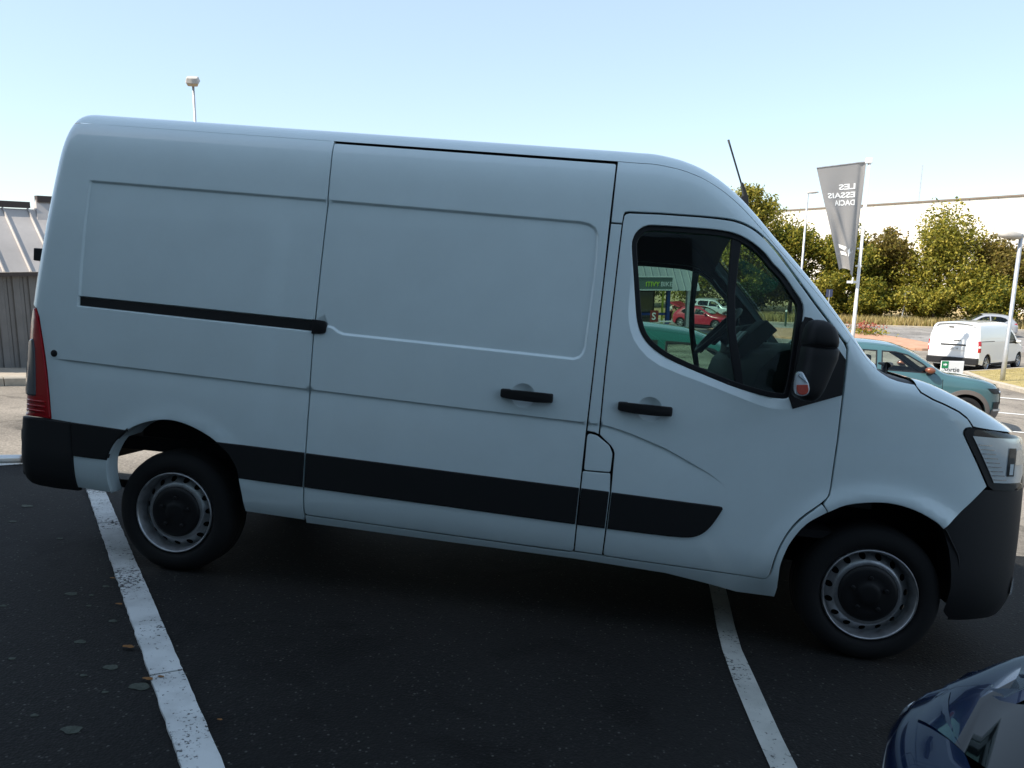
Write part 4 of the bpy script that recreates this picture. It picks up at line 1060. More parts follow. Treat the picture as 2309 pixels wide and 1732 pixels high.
BLUE = dict(HATCH)
BLUE['ZT'] = [(-3.65, .70), (-3.5, .80), (-3.40, .855), (-3.25, .895), (-3.15, .925), (-2.9, 1.04), (-2.6, 1.17), (-2.2, 1.32), (-1.9, 1.40), (-1.5, 1.42)]+HATCH['ZT'][8:]
BLUE['back'] = (-3.31, -2.25); BLUE['roof'] = (-2.25, -1.26); BLUE['XE'] = [(.15, -3.3), (.4, -3.42), (.75, -3.44), (.85, -3.40), (.95, -3.3), (1.2, -3.0)]
BLUE['wins'] = [HATCH['wins'][0], [(-1.67, .967), (-2.25, .985), (-2.38, 1.03), (-2.1, 1.18), (-1.65, 1.29)]]; BLUE['belt'] = .76

def place(root, x, y, heading, lift=0.):
    """stand a vehicle on the slope: origin (front axle, right side) at world x,y"""
    e = .5; nrm = Vector((-(float(G(x+e, y))-float(G(x-e, y)))/(2*e), -(float(G(x, y+e))-float(G(x, y-e)))/(2*e), 1)).normalized()
    f = Vector((math.cos(heading), math.sin(heading), 0)); l = nrm.cross(f).normalized(); f = l.cross(nrm).normalized()
    M = Matrix((f, l, nrm)).transposed().to_4x4(); M.translation = Vector((x, y, float(G(x, y))+lift))
    root.matrix_world = M

def build_car(name, sp, paint, label, cat, group=None, tint=None, tail=None, seats=True, light=None, far_detail=False, mirror=None, gaps=True):
    root = empty(name); tag(root, label, cat, group)
    W, wb, wr = sp['W'], sp['wb'], sp['wr']
    flatr = sp.get('rear_flat', False)
    S = Shell(W=W, ZT=sp['ZT'], HH=[(-5, .15), (5, .13)], AA=[(-5, .17), (5, .17)], CR=[(-5, .04), (sp['roof'][1], .05), (sum(sp['screen'])/2, .11), (sp['screen'][1], .06), (sp['hood'][0]+.15, .035), (5, .03)],
              XF=sp['XF'], XE=sp['XE'], base=sp['base'], x0=-.05, k=2.7, rearL=.12 if flatr else .55, rearW=.12 if flatr else W, rk=2.2 if flatr else 2.8)
    xn = .50; xr = lambda z: float(S.xe(z))+(.004 if flatr else .16)
    Ra = wr+.055
    def arch(cx, rev=False):
        a0 = math.asin((.27-wr)/Ra) if abs(.27-wr) < Ra else 0
        return [(cx+Ra*math.cos(t), wr+Ra*math.sin(t)) for t in np.linspace(a0, math.pi-a0, 18)]
    low = .27
    top = [(float(x), float(S.lev(x, .7))) for x in np.linspace(xn, xr(1.2)+(.0 if flatr else .04), 46)]
    top = [t for t in top if t[1] > .6]
    rear = [(xr(z), z) for z in np.linspace(min(top[-1][1]-.03, 1.75 if flatr else 1.0), .34, 8)]
    outline = [(xn, .34)]+top+rear+[(-wb-Ra-.02, low)]+arch(-wb)[::-1]+arch(0)[::-1]+[(Ra+.03, .30)]
    tn = tint or M_tint
    S.panel('body_side', outline, paint, root, holes=sp['wins'], step=.09, thick=.03, bev=.006, both=True)
    S.panel('body_lining', [(xn-.1, .4)]+[(x, z-.05) for x, z in top[3:-3]]+[(xr(.9)+.15, .9), (xr(.5)+.15, .5), (-wb-Ra-.06, .4)]+[(-wb+(Ra+.05)*math.cos(t), wr+(Ra+.05)*math.sin(t)) for t in np.linspace(math.pi-.1, .1, 12)]+[((Ra+.05)*math.cos(t), wr+(Ra+.05)*math.sin(t)) for t in np.linspace(math.pi-.1, .3, 12)], M_dark, root, holes=[offset(h, -.012) for h in sp['wins']], off=.04, step=.15, both=True)
    for wn in sp['wins']:
        S.panel('window_seal', offset(wn, -.012), M_seal, root, holes=[offset(wn, .014)], off=-.002, step=.05, thick=.02, both=True, edge=.04)
        S.panel('side_window', offset(wn, .004), tn, root, off=.008, step=.12, thick=.002, bev=.001, both=True)
    # top skins
    def seg(nm, a, b, mt, n, **kw): return S.shell(nm, np.linspace(a, b, n), mt, root, k0=.7, **kw)
    seg('bonnet', sp['hood'][0], sp['hood'][1], paint, 16)
    seg('roof', sp['roof'][0], sp['roof'][1], paint, 18)
    for nm, (a, b) in (('windscreen', sp['screen']), ('rear_window', sp['back'] or (0, 0))):
        if a == b: continue
        seg(nm, a, b, tn, 10, cut=(6, 19)); 
        p1 = seg('screen_pillar', a, b, paint, 10, cut=(0, 7), full=False)
        p2 = seg('screen_pillar', a, b, paint, 10, cut=(0, 7), full=False)
        for v in p2.data.vertices: v.co.y = 2*W-v.co.y
    # nose
    nd = sp['nose_dark']; zh = float(S.zt(.62))-.01
    S.wrap('nose_skin', list(np.linspace(nd, zh, 8)), lambda z: xn-.01, None, paint, root, n=16, full=True)
    S.wrap('front_bumper', list(np.linspace(.20, nd, 5)), lambda z: xn-.01, None, M_clad if sp['clad'] else M_black, root, n=16, full=True, off=.012)
    S.wrap('grille', [nd+.10, zh-.14, zh-.10], lambda z: .70, None, M_black2, root, n=8, full=True, off=.012)
    za, zb_ = (zh-.15, zh-.045)
    for far in (False, True):
        h = empty('headlamp'); h.parent = root
        S.wrap('housing', [za, za+.02, zb_-.02, zb_], lambda z: float(interp(z, [(za, .50), (zb_, .36)])), lambda z: .74, M_black, h, off=.012, n=8, far=far)
        S.wrap('lamp', [za+.03, za+.045, zb_-.04], lambda z: .62, lambda z: .70, light or M_white, h, off=.018, n=5, far=far)
    if sp['clad']:
        S.wrap('fog_bezel', [nd+.03, nd+.06, nd+.16], lambda z: .52, lambda z: .66, M_black, root, off=.014, n=6, both=True)
        S.wrap('silver_insert', [nd-.02, nd+.02], lambda z: .52, lambda z: .74, M_galv, root, off=.02, n=8, both=True)
    # rear end
    zs = np.linspace(.25, 1.885 if flatr else float(S.zt(sp['back'][0]))+.0, 12); Vr, Fr = [], []
    for z in zs:
        row = []
        if flatr:
            y0 = float(S.Y(xr(z), z)); row = [(xr(z)-.01*math.sin(math.pi*i/12), y0+(2*W-2*y0)*i/12, z) for i in range(13)]
        else:
            xe_ = float(S.xe(z)); L = S.rearL; bb = float(smooth_interp(z, S.base))
            for i in range(13):
                f = math.asin(min(1, ((xe_+L-xr(z))/L))**(S.rk/2))+(math.pi/2-math.asin(min(1, ((xe_+L-xr(z))/L))**(S.rk/2)))*i/12
                x = xe_+L-L*math.sin(f)**(2/S.rk); row.append((x, min(W, W*(1-max(math.cos(f), 0)**(2/S.rk))+bb+float(S.rnd(x, z))), z))
            row = row+[(x, 2*W-y, z_) for x, y, z_ in row[:-1]][::-1]
        Vr += row
    mrow = len(Vr)//len(zs)
    for i in range(len(zs)-1):
        for j in range(mrow-1): Fr.append((i*mrow+j, i*mrow+j+1, (i+1)*mrow+j+1, (i+1)*mrow+j))
    mesh('tailgate', Vr, Fr, paint, root)
    # tail lamps
    if not flatr:
        zt_ = sp['belt']
        for far in (False, True):
            S.panel('tail_lamp', [(xr(zt_)+.22, zt_-.02), (xr(zt_-.06)+.01, zt_-.10), (xr(zt_)+.01, zt_+.03), (xr(zt_)+.20, zt_+.02)], tail or M_red, root, off=-.008, step=.05, far=far)
    # lower trim, doors seams, handles
    S.panel('sill_trim', [(-Ra-.04, .30), (-wb+Ra+.04, .30), (-wb+Ra+.02, low+.0), (-Ra-.02, low)] if not sp['clad'] else [(-Ra-.02, .42), (-wb+Ra+.02, .42), (-wb+Ra+.0, low), (-Ra-.0, low)], M_clad if sp['clad'] else M_black, root, off=-.008, step=.12, both=True)
    if sp['clad']:
        for cx in (0, -wb):
            rg = [(cx+Ra*math.cos(t), wr+Ra*math.sin(t)) for t in np.linspace(-.15, math.pi+.15, 22)]+[(cx+(Ra+.085)*math.cos(t), wr+(Ra+.085)*math.sin(t)) for t in np.linspace(math.pi+.12, -.12, 22)]
            S.panel('arch_trim', rg, M_clad, root, off=-.012, step=.06, thick=.02, both=True)
    if gaps:
        for seam_ in sp.get('seams', []):
            S.panel('door_gap', seam_, M_dark, root, off=-.0015, step=.1, thick=.002, bev=.001, both=True)
    for hx in sp.get('handles', []):
        S.panel('door_handle', rounded([(hx[0]-.09, hx[1]), (hx[0]+.09, hx[1]), (hx[0]+.09, hx[1]+.03), (hx[0]-.09, hx[1]+.03)], .012), paint, root, off=-.02, step=.05, thick=.02, both=True)
    # mirrors
    bx_, bz_ = sp['wins'][0][0]
    for far in (False, True):
        m = MB(); rows = [(-.03, .07, .045), (.0, .105, .070), (.05, .115, .078), (.11, .105, .070), (.14, .06, .04)]
        y0 = float(S.Y(bx_-.14, bz_)); n = 12; Vm = []
        for (d, hx_, hz) in rows:
            for k in range(n):
                a = 2*math.pi*k/n; yy = y0-.06-d
                Vm.append((bx_-.14+hx_*math.cos(a)*.8, 2*W-yy if far else yy, bz_+.07+hz*math.sin(a)*.85))
        m.add(Vm, [(i*n+k, i*n+(k+1) % n, (i+1)*n+(k+1) % n, (i+1)*n+k) for i in range(4) for k in range(n)]+[tuple(range(n)), tuple(range(4*n, 5*n))])
        m.build('door_mirror', mirror or paint, root, smooth=True)
        yy = (y0-.07, y0+.03); yy = (2*W-yy[1], 2*W-yy[0]) if far else yy
        MB().box(bx_-.18, bx_-.08, yy[0], yy[1], bz_-.02, bz_+.03).build('mirror_arm', M_black, root)
    # wheels
    for far in (False, True):
        for cx in (0., -wb):
            wr_ = empty('wheel'); wr_.parent = root
            build_wheel('wheel', wr_, cx, (2*W-.03) if far else .03, wr, wr, .2, wr*.68, holes=7, far=far, style='alloy', rimmat=M_alloy)
    MB().box(-wb-.5, .5, .12, 2*W-.12, .20, .34).build('underbody', M_dark, root)
    for cx in (0, -wb): MB().box(cx-Ra, cx+Ra, .28, 2*W-.28, .2, .75).build('wheel_well', M_dark, root)
    if seats:
        MB().box(-wb-.1, -.55, .15, 2*W-.15, .36, .50).build('cabin_floor', M_dark, root)
        MB().box(-.75, -.40, .14, 2*W-.14, .5, sp['belt']-.06).build('dashboard', M_dark, root, bevel=.03)
        for sx in (-1.62, -2.45):
            for sy in (.45, 2*W-.45):
                st = empty('seat'); st.parent = root
                z0 = sp['belt']-.45
                MB().box(sx-.1, sx+.42, sy-.25, sy+.25, z0-.1, z0+.06).build('cushion', M_seat, st, bevel=.04, auto=60)
                MB().box(sx-.22, sx-.08, sy-.25, sy+.25, z0, z0+.58).build('backrest', M_seat, st, bevel=.05, auto=60)
                MB().box(sx-.22, sx-.12, sy-.12, sy+.12, z0+.62, z0+.78).build('headrest', M_seat, st, bevel=.04, auto=60)
    return root, S

# teal SUV behind the van's bonnet
SUV['seams'] = [[(-.44, .45), (-.45, .45), (-.47, 1.0), (-.46, 1.0)], [(-1.645, .45), (-1.655, .45), (-1.655, 1.09), (-1.645, 1.09)]]
SUV['handles'] = [(-1.48, .96), (-2.45, .98)]
HATCH['seams'] = [[(-.42, .40), (-.43, .40), (-.46, .9), (-.45, .9)], [(-1.615, .4), (-1.625, .4), (-1.63, .95), (-1.62, .95)]]
HATCH['handles'] = [(-1.45, .82), (-2.4, .85)]
P_teal = mat('teal_car_paint', (.055, .135, .150), rough=.3, coat=1., metal=.15)
P_green = mat('dark_green_car_paint', (.010, .10, .085), rough=.3, coat=1., metal=.1)
P_grey = mat('silver_grey_car_paint', (.42, .43, .45), rough=.32, coat=1., metal=.35)
P_white = mat('white_small_van_paint', (.82, .82, .81), rough=.35, coat=1.)
P_red = mat('red_car_paint', (.38, .012, .03), rough=.3, coat=1.)
P_silver = mat('pale_suv_paint', (.42, .46, .46), rough=.3, coat=1., metal=.3)
P_blue = mat('dark_blue_car_paint', (.004, .015, .058), rough=.16, coat=1., coat_r=.01, metal=.25)
M_copper = mat('copper_mirror_cap', (.28, .10, .055), rough=.35, metal=.5, coat=.6)
teal, S_teal = build_car('parked_car', SUV, P_teal, 'teal blue SUV with copper mirror caps parked behind the big van\'s bonnet', 'car', mirror=M_copper)
place(teal, 5.55, 12.1, R(-4))
green, _s = build_car('parked_car', SUV, P_green, 'dark green SUV seen through the big van\'s cab window', 'car')
place(green, .75, 3.9, R(-3))
greyc, _s = build_car('hatchback_car', HATCH, P_grey, 'silver grey hatchback driving along the road behind the small white van', 'car')
place(greyc, 20.8, 50.5, R(180-3))
redc, _s = build_car('hatchback_car', HATCH, P_red, 'red hatchback with raised tailgate seen through the cab window', 'car')
place(redc, 5.0, 48.2, R(-32))
silv, _s = build_car('parked_car', SUV, P_silver, 'pale grey SUV parked beyond the red hatchback', 'car')
place(silv, 6.6, 55.0, R(-38))
blue, _s = build_car('hatchback_car', BLUE, P_blue, 'dark blue hatchback whose rear corner fills the lower right', 'car', tint=mat('black_car_glass', (.003, .005, .005), rough=.03, spec=.22), tail=M_smoke)
blue.matrix_world = LOT @ Matrix.Translation((2.46, -3.42, 0)) @ Matrix.Rotation(R(2), 4, 'Z') @ Matrix.Scale(.93, 4)
wvan, S_w = build_car('delivery_van', CARGO, P_white, 'small white delivery van seen from behind on the far lane', 'van', tint=M_tintdark)
place(wvan, 15.3, 30.3, R(46))
# raised tailgate of the red car
MB().prism([(-2.75, 1.40), (-3.55, 1.72), (-3.62, 1.66), (-3.5, 1.58), (-2.8, 1.34)], .10, 2*.88-.10, lambda u, v, h: (u, h, v)).build('raised_tailgate', P_red, redc, bevel=.02)
# details of the small white van: lamps, rail, stamped panel, bumper, plate
for far in (False, True):
    S_w.panel('tail_lamp', rounded([(-4.108, .78), (-3.99, .78), (-3.985, 1.22), (-4.10, 1.22)], .02), M_red, wvan, off=-.012, step=.05, far=far)
    S_w.panel('lamp_band', [(-4.105, .95), (-4.0, .95), (-4.0, 1.03), (-4.10, 1.03)], M_white, wvan, off=-.018, step=.05, far=far)
    S_w.panel('door_rail', [(-3.95, 1.185), (-2.7, 1.185), (-2.7, 1.215), (-3.95, 1.215)], M_black, wvan, off=-.002, step=.2, far=far)
    S_w.panel('stamped_panel', rounded([(-3.9, 1.30), (-2.1, 1.30), (-2.05, 1.74), (-3.75, 1.74)], .05), P_white, wvan, off=-.008, step=.15, far=far, bev=.012)
    S_w.panel('sill_trim', [(-2.95+.05, .34), (-.42, .34), (-.42, .30), (-2.95+.05, .30)], M_black, wvan, off=-.01, step=.2, far=far)
MB().box(-4.20, -4.02, .02, 1.90, .30, .56).build('rear_bumper', M_black, wvan, bevel=.03)
MB().box(-4.145, -4.11, .5, 1.42, 1.02, 1.07).build('door_strip', M_black, wvan)
MB().box(-4.15, -4.115, .55, 1.10, .84, .96).build('number_plate', M_white, wvan)
MB().box(-4.05, -4.0, 1.0, 1.2, 1.70, 1.76).build('brake_light', M_black2, wvan)
MB().box(-4.135, -4.11, .70, .95, 1.20, 1.23).build('door_handle', M_black, wvan)
# ------------------------------------------------------------------ text helper
def text_mesh(name, txt, size, mt, parent, M, ext=.002, align='LEFT', bold=0.):
    cu = bpy.data.curves.new(name, 'FONT'); cu.body = txt; cu.size = size; cu.extrude = ext; cu.align_x = align; cu.offset = bold; cu.resolution_u = 3
    tmp = bpy.data.objects.new(name+'_c', cu); COL.objects.link(tmp)
    dg = bpy.context.evaluated_depsgraph_get(); me = bpy.data.meshes.new_from_object(tmp.evaluated_get(dg)); bpy.data.objects.remove(tmp)
    me.materials.clear(); me.materials.append(mt)
    o = link(name, me, parent)
    for v in me.vertices: v.co = M @ v.co
    return o

def frame(o, x, y):
    """matrix with origin o, x axis x, y axis y"""
    x = Vector(x).normalized(); y = Vector(y); y = (y-x*y.dot(x)).normalized(); z = x.cross(y)
    M = Matrix((x, y, z)).transposed().to_4x4(); M.translation = Vector(o); return M

text_mesh('plate_characters', '621 YF', .10, M_black, wvan, frame((-4.154, 1.03, .865), (0, -1, 0), (0, 0, 1)), ext=.001)

# ------------------------------------------------------------------ buildings
M_sheet = mat('grey_sheet_cladding', (.16, .155, .15), rough=.6, noise=(3, .12))
M_zinc = mat('zinc_roof', (.46, .42, .39), rough=.5, metal=.15, noise=(1.2, .14))
M_fascia = mat('dark_ridge_cap', (.06, .045, .04), rough=.6)
M_greyroof = mat('grey_green_roof', (.26, .29, .30), rough=.55, metal=.1, noise=(1., .12))
M_wb = mat('white_cladding', (.78, .74, .68), rough=.8, noise=(.15, .04))
M_shopglass = mat('shop_glass', (.03, .035, .03), rough=.08, coat=1.)
M_bluepaint = mat('blue_frame_paint', (.01, .05, .24), rough=.4)
M_yellow = mat('yellow_paint', (.45, .50, .03), rough=.5)
M_signgreen = mat('sign_green_grey', (.10, .15, .13), rough=.5)
M_lime = mat('lime_letters', (.40, .62, .04), rough=.5)
M_pale = mat('pale_letters', (.62, .68, .68), rough=.5)

# low shed at the left edge: sheet walls, standing seam roof, stepped ridge
shed = empty('shed'); tag(shed, 'low grey sheet metal shed with seamed zinc roof beside the van\'s tail', 'shed')
E_d = Vector((.52, .85, 0)).normalized(); U_d = Vector((-.85, .52, 0)).normalized()     # eave direction, direction up the slope
B0 = Vector((-11.75, 7.85, 0)); gz = float(G(B0.x, B0.y))-.06; hw = 1.78; rise, run = 1.10, .95
def sp_(e, u, z): return tuple(B0+E_d*e+U_d*u+Vector((0, 0, gz+z)))
for i in range(26):
    e0 = -4.5+i*.245
    m = MB()
    pr = [(0, 0), (.06, 0), (.075, -.03), (.17, -.03), (.185, 0), (.235, 0)]
    V = []; 
    for a, d in pr: V += [sp_(e0+a, d, -.2), sp_(e0+a, d, hw)]
    m.add(V, [(2*k, 2*k+2, 2*k+3, 2*k+1) for k in range(len(pr)-1)]); m.build('cladding_sheet', M_sheet, shed)
MB().add([sp_(-4.6, .03, -.2), sp_(2.0, .03, -.2), sp_(2.0, .03, hw), sp_(-4.6, .03, hw), sp_(2.0, 2.6, -.2), sp_(2.0, 2.6, hw), sp_(-4.6, 2.6, -.2), sp_(-4.6, 2.6, hw)], [(0, 1, 2, 3), (1, 4, 5, 2), (0, 3, 7, 6)]).build('wall', M_sheet, shed)
MB().add([sp_(-4.7, -.16, hw-.02), sp_(2.1, -.16, hw-.02), sp_(2.1, .03, hw-.02), sp_(-4.7, .03, hw-.02), sp_(-4.7, -.16, hw+.05), sp_(2.1, -.16, hw+.05)], [(0, 1, 2, 3), (0, 4, 5, 1)]).build('eave_board', M_fascia, shed)
for i in range(17):
    e0 = -4.7+i*.40; st = .0 if e0 > -.6-2.2 else 0.
    pr = [(0, 0), (.36, 0), (.372, .035), (.388, .035), (.40, 0)]
    V = []
    hi = 1.0 if i < 13 else 1.0
    for a, d in pr:
        V += [sp_(e0+a, -.16-d*.7, hw+.055+d*.7), sp_(e0+a, run-d*.7, hw+.055+rise*1.0+d*.7)]
    MB().add(V, [(2*k, 2*k+2, 2*k+3, 2*k+1) for k in range(len(pr)-1)]).build('roof_panel', M_zinc, shed)
MB().box(0, 5.62, 0, .14, 0, .11, frame(sp_(-4.7, run-.03, hw+rise+.075), E_d, U_d)).build('ridge_cap', M_fascia, shed)
m = MB().add([sp_(.93, run-.30, hw+rise*.72), sp_(3.1, run-.30, hw+rise*.72), sp_(3.1, run+.05, hw+rise+.25), sp_(1.05, run+.05, hw+rise+.25), sp_(.93, run+.3, hw+rise*.72), sp_(3.1, run+.6, hw+rise*.72)], [(0, 1, 2, 3), (0, 3, 4), (1, 5, 2), (3, 2, 5, 4)])
m.build('raised_roof', M_zinc, shed)
MB().box(0, 2.1, 0, .14, 0, .11, frame(sp_(1.05, run-.02, hw+rise+.20), E_d, U_d)).build('ridge_cap', M_fascia, shed)
MB().add([sp_(-4.7, run, hw+rise+.04), sp_(2.1, run, hw+rise+.04), sp_(2.1, 2.6, hw), sp_(-4.7, 2.6, hw)], [(0, 1, 2, 3)]).build('back_slope', M_zinc, shed)
# footway with kerb in front of the shed
fw = empty('footway'); tag(fw, kind='structure')
def gpt(p, h): return (p.x, p.y, float(G(p.x, p.y))+h)
a0 = B0-E_d*6
for i in range(9):
    V = []
    for e_ in (i*1.1+.006, (i+1)*1.1-.006):
        for u_, h in ((-1.62, -.05), (-1.62, .12), (-1.58, .145), (-1.42, .145), (-1.42, -.05)):
            V.append(gpt(a0+E_d*e_+U_d*u_, h))
    MB().add(V, [(0, 1, 6, 5), (1, 2, 7, 6), (2, 3, 8, 7), (3, 4, 9, 8), (0, 4, 3, 2, 1), (5, 6, 7, 8, 9)]).build('kerb_stone', M_kerb, fw)
V = [gpt(a0+E_d*e_+U_d*u_, .135) for e_ in np.linspace(0, 10, 11) for u_ in (-1.43, .1)]
MB().add(V, [(2*i, 2*i+2, 2*i+3, 2*i+1) for i in range(10)]).build('paving', mat('footway_concrete', (.40, .34, .27), rough=.9, noise=(3, .2), bump=(50, .3, .004)), fw)

# bike shop seen through the cab window
shop = empty('bike_shop'); tag(shop, 'bike shop with seamed grey roof and blue frames seen through the cab window', 'building')
O_ = Vector((2.86, 37.72, .01)); ed = Vector((math.cos(R(22)), math.sin(R(22)), 0)); ud = Vector((-ed.y, ed.x, 0)); zg = float(G(O_.x, O_.y))
def so_(e, u, z): return tuple(O_+ed*e+ud*u+Vector((0, 0, z)))
for i in range(30):
    e1_ = -i*.42; e0_ = e1_-.42
    pr = [(e0_, 0), (e0_+.37, 0), (e0_+.38, .05), (e0_+.41, .05), (e0_+.42, 0)]; V = []
    for a, d in pr: V += [so_(a, -d*.6, d*.7), so_(a, 1.9-d*.6, 2.6+d*.7)]
    MB().add(V, [(2*k, 2*k+2, 2*k+3, 2*k+1) for k in range(4)]).build('roof_panel', M_greyroof, shop)
MB().add([so_(0, 0, 0), so_(0, 1.9, 2.6), so_(0, 8, 2.6), so_(0, 8, 0), so_(-12.6, 0, 0), so_(-12.6, 1.9, 2.6), so_(-12.6, 8, 2.6), so_(-12.6, 8, 0)], [(0, 3, 2, 1), (4, 5, 6, 7), (1, 2, 6, 5), (0, 4, 7, 3), (2, 3, 7, 6)]).build('gable', M_greyroof, shop)
MB().add([so_(-2.2, .9, -.02), so_(-12.6, .9, -.02), so_(-12.6, .9, zg-.1), so_(-2.2, .9, zg-.1), so_(-2.2, 8, -.02), so_(-2.2, 8, zg-.1)], [(0, 1, 2, 3), (0, 3, 5, 4)]).build('wall', mat('shop_interior_dark', (.035, .030, .018), rough=.9), shop)
for k in range(5):
    MB().add([so_(-2.3-k*2.0, .86, -.1), so_(-4.2-k*2.0, .86, -.1), so_(-4.2-k*2.0, .86, zg+.3), so_(-2.3-k*2.0, .86, zg+.3)], [(0, 1, 2, 3)]).build('window', M_shopglass, shop)
for e_ in (-1.62, -3.95, -6.2): MB().box(-.09, .09, -.09, .09, zg, 0, frame(so_(e_, .45, 0), ed, ud)).build('blue_post', M_bluepaint, shop)
MB().box(-6, -1.5, -.05, .05, -1.32, -1.2, frame(so_(0, .5, 0), ed, ud)).build('blue_rail', M_bluepaint, shop)
MB().box(-.05, .05, -.03, .03, zg, 0, frame(so_(-1.88, .55, 0), ed, ud)).build('yellow_edge', M_yellow, shop)
MB().box(-.1, .1, -.1, .1, zg, 0, frame(so_(-.55, .25, 0), ed, ud)).build('support_post', M_galv, shop)
sgn = MB().box(-5.2, 0, -.06, 0, 0, .64, frame(so_(-1.72, -.12, .06), ed, ud)).build('sign_board', M_signgreen, shop)
for z_ in (.66, -.03): MB().box(-5.2, .04, -.09, 0, z_, z_+.05, frame(so_(-1.72, -.12, .06), ed, ud)).build('sign_edge', M_pale, shop)
text_mesh('sign_lettering', 'ITIVY', .34, M_lime, shop, frame(so_(-3.23, -.19, .24), ed, (0, 0, 1)), bold=.006)
text_mesh('sign_lettering', 'BIKE', .34, M_pale, shop, frame(so_(-2.38, -.19, .24), ed, (0, 0, 1)), bold=.002)
# little notice with an S behind the blue frame
nb = empty('notice_board'); tag(nb, 'small red notice with a white S by the shop\'s blue frame', 'sign'); nb.location = so_(-2.75, -.4, zg)
Mn = frame((0, 0, 0), ed, (0, 0, 1))
MB().box(-.22, .22, 1.3, 1.9, -.02, .02, Mn).build('board', mat('notice_red', (.22, .03, .02), rough=.6), nb)
text_mesh('letter', 'S', .52, M_white, nb, Mn @ Matrix.Translation((-.16, 1.42, .025)), bold=.012)
MB().box(-.03, .03, 0, 1.3, -.03, .03, Mn).build('post', M_galv, nb)
MB().box(.3, .95, 1.28, 1.36, -.01, .02, Mn).build('white_bar', M_white, nb)

# long white warehouse behind the trees
wh = empty('warehouse'); tag(wh, 'long white warehouse rising behind the roadside trees', 'building')
wa, wb2 = Vector((17.6, 103.2, 0)), Vector((34.57, 72.7, 0)); wd_ = (wb2-wa).normalized(); wn_ = Vector((-wd_.y, wd_.x, 0))
if wn_.y < 0: wn_ = -wn_
Lw = 62.; zt_w = 7.6; m = MB()
for i in range(21):
    e0 = Lw*i/21; e1_ = Lw*(i+1)/21-.04
    MB().add([tuple(wa+wd_*e0+Vector((0, 0, -3.3))), tuple(wa+wd_*e1_+Vector((0, 0, -3.3))), tuple(wa+wd_*e1_+Vector((0, 0, zt_w))), tuple(wa+wd_*e0+Vector((0, 0, zt_w)))], [(0, 1, 2, 3)]).build('wall_panel', M_wb, wh)
q = lambda e, d, z: tuple(wa+wd_*e+wn_*d+Vector((0, 0, z)))
MB().add([q(0, .1, -3.3), q(Lw, .1, -3.3), q(Lw, 30, -3.3), q(0, 30, -3.3), q(0, .1, zt_w), q(Lw, .1, zt_w), q(Lw, 30, zt_w), q(0, 30, zt_w)], [(0, 1, 5, 4), (1, 2, 6, 5), (2, 3, 7, 6), (3, 0, 4, 7), (4, 5, 6, 7)]).build('wall', M_wb, wh)
MB().add([q(-.2, -.15, zt_w), q(Lw, -.15, zt_w), q(Lw, .4, zt_w), q(-.2, .4, zt_w), q(-.2, -.15, zt_w+.14), q(Lw, -.15, zt_w+.14), q(Lw, .4, zt_w+.14), q(-.2, .4, zt_w+.14)], [(0, 1, 5, 4), (4, 5, 6, 7), (3, 2, 6, 7), (0, 4, 7, 3)]).build('roof_edge', mat('roof_edge_brown', (.20, .16, .13), rough=.7), wh)
MB().tube([q(21, 3, zt_w), q(21, 3, zt_w+4.2)], .05, 6).build('roof_aerial', M_galv, wh)

# unseen showroom, added behind the camera so its shadow covers the bays
show = empty('showroom'); tag(show, 'tall grey showroom added unseen behind the camera to shade the parked vehicles', 'building')
M_show = mat('showroom_cladding', (.33, .42, .46), rough=.6, noise=(.8, .08))  # bluish tone chosen to bounce cool light onto the van
sx0, sx1, sy0, sy1, sh = -34., 3.5, -30., -5.2, 13.9
MB().box(sx0, sx1, sy0, sy1-.1, -1, sh).build('wall', M_show, show)
for i in range(15):
    x0 = sx0+2.5*i; MB().box(x0+.02, x0+2.48, sy1-.1, sy1, -1, sh+.02).build('wall_panel', M_show, show)
for i in range(6):
    x0 = sx0+1.+5.5*i; MB().box(x0, x0+5.2, sy1-.05, sy1+.03, .6, 4.4).build('window', M_shopglass, show)
MB().box(sx0-.1, sx1+.06, sy0-.1, sy1+.05, sh+.02, sh+.3).build('roof_edge', M_fascia, show)

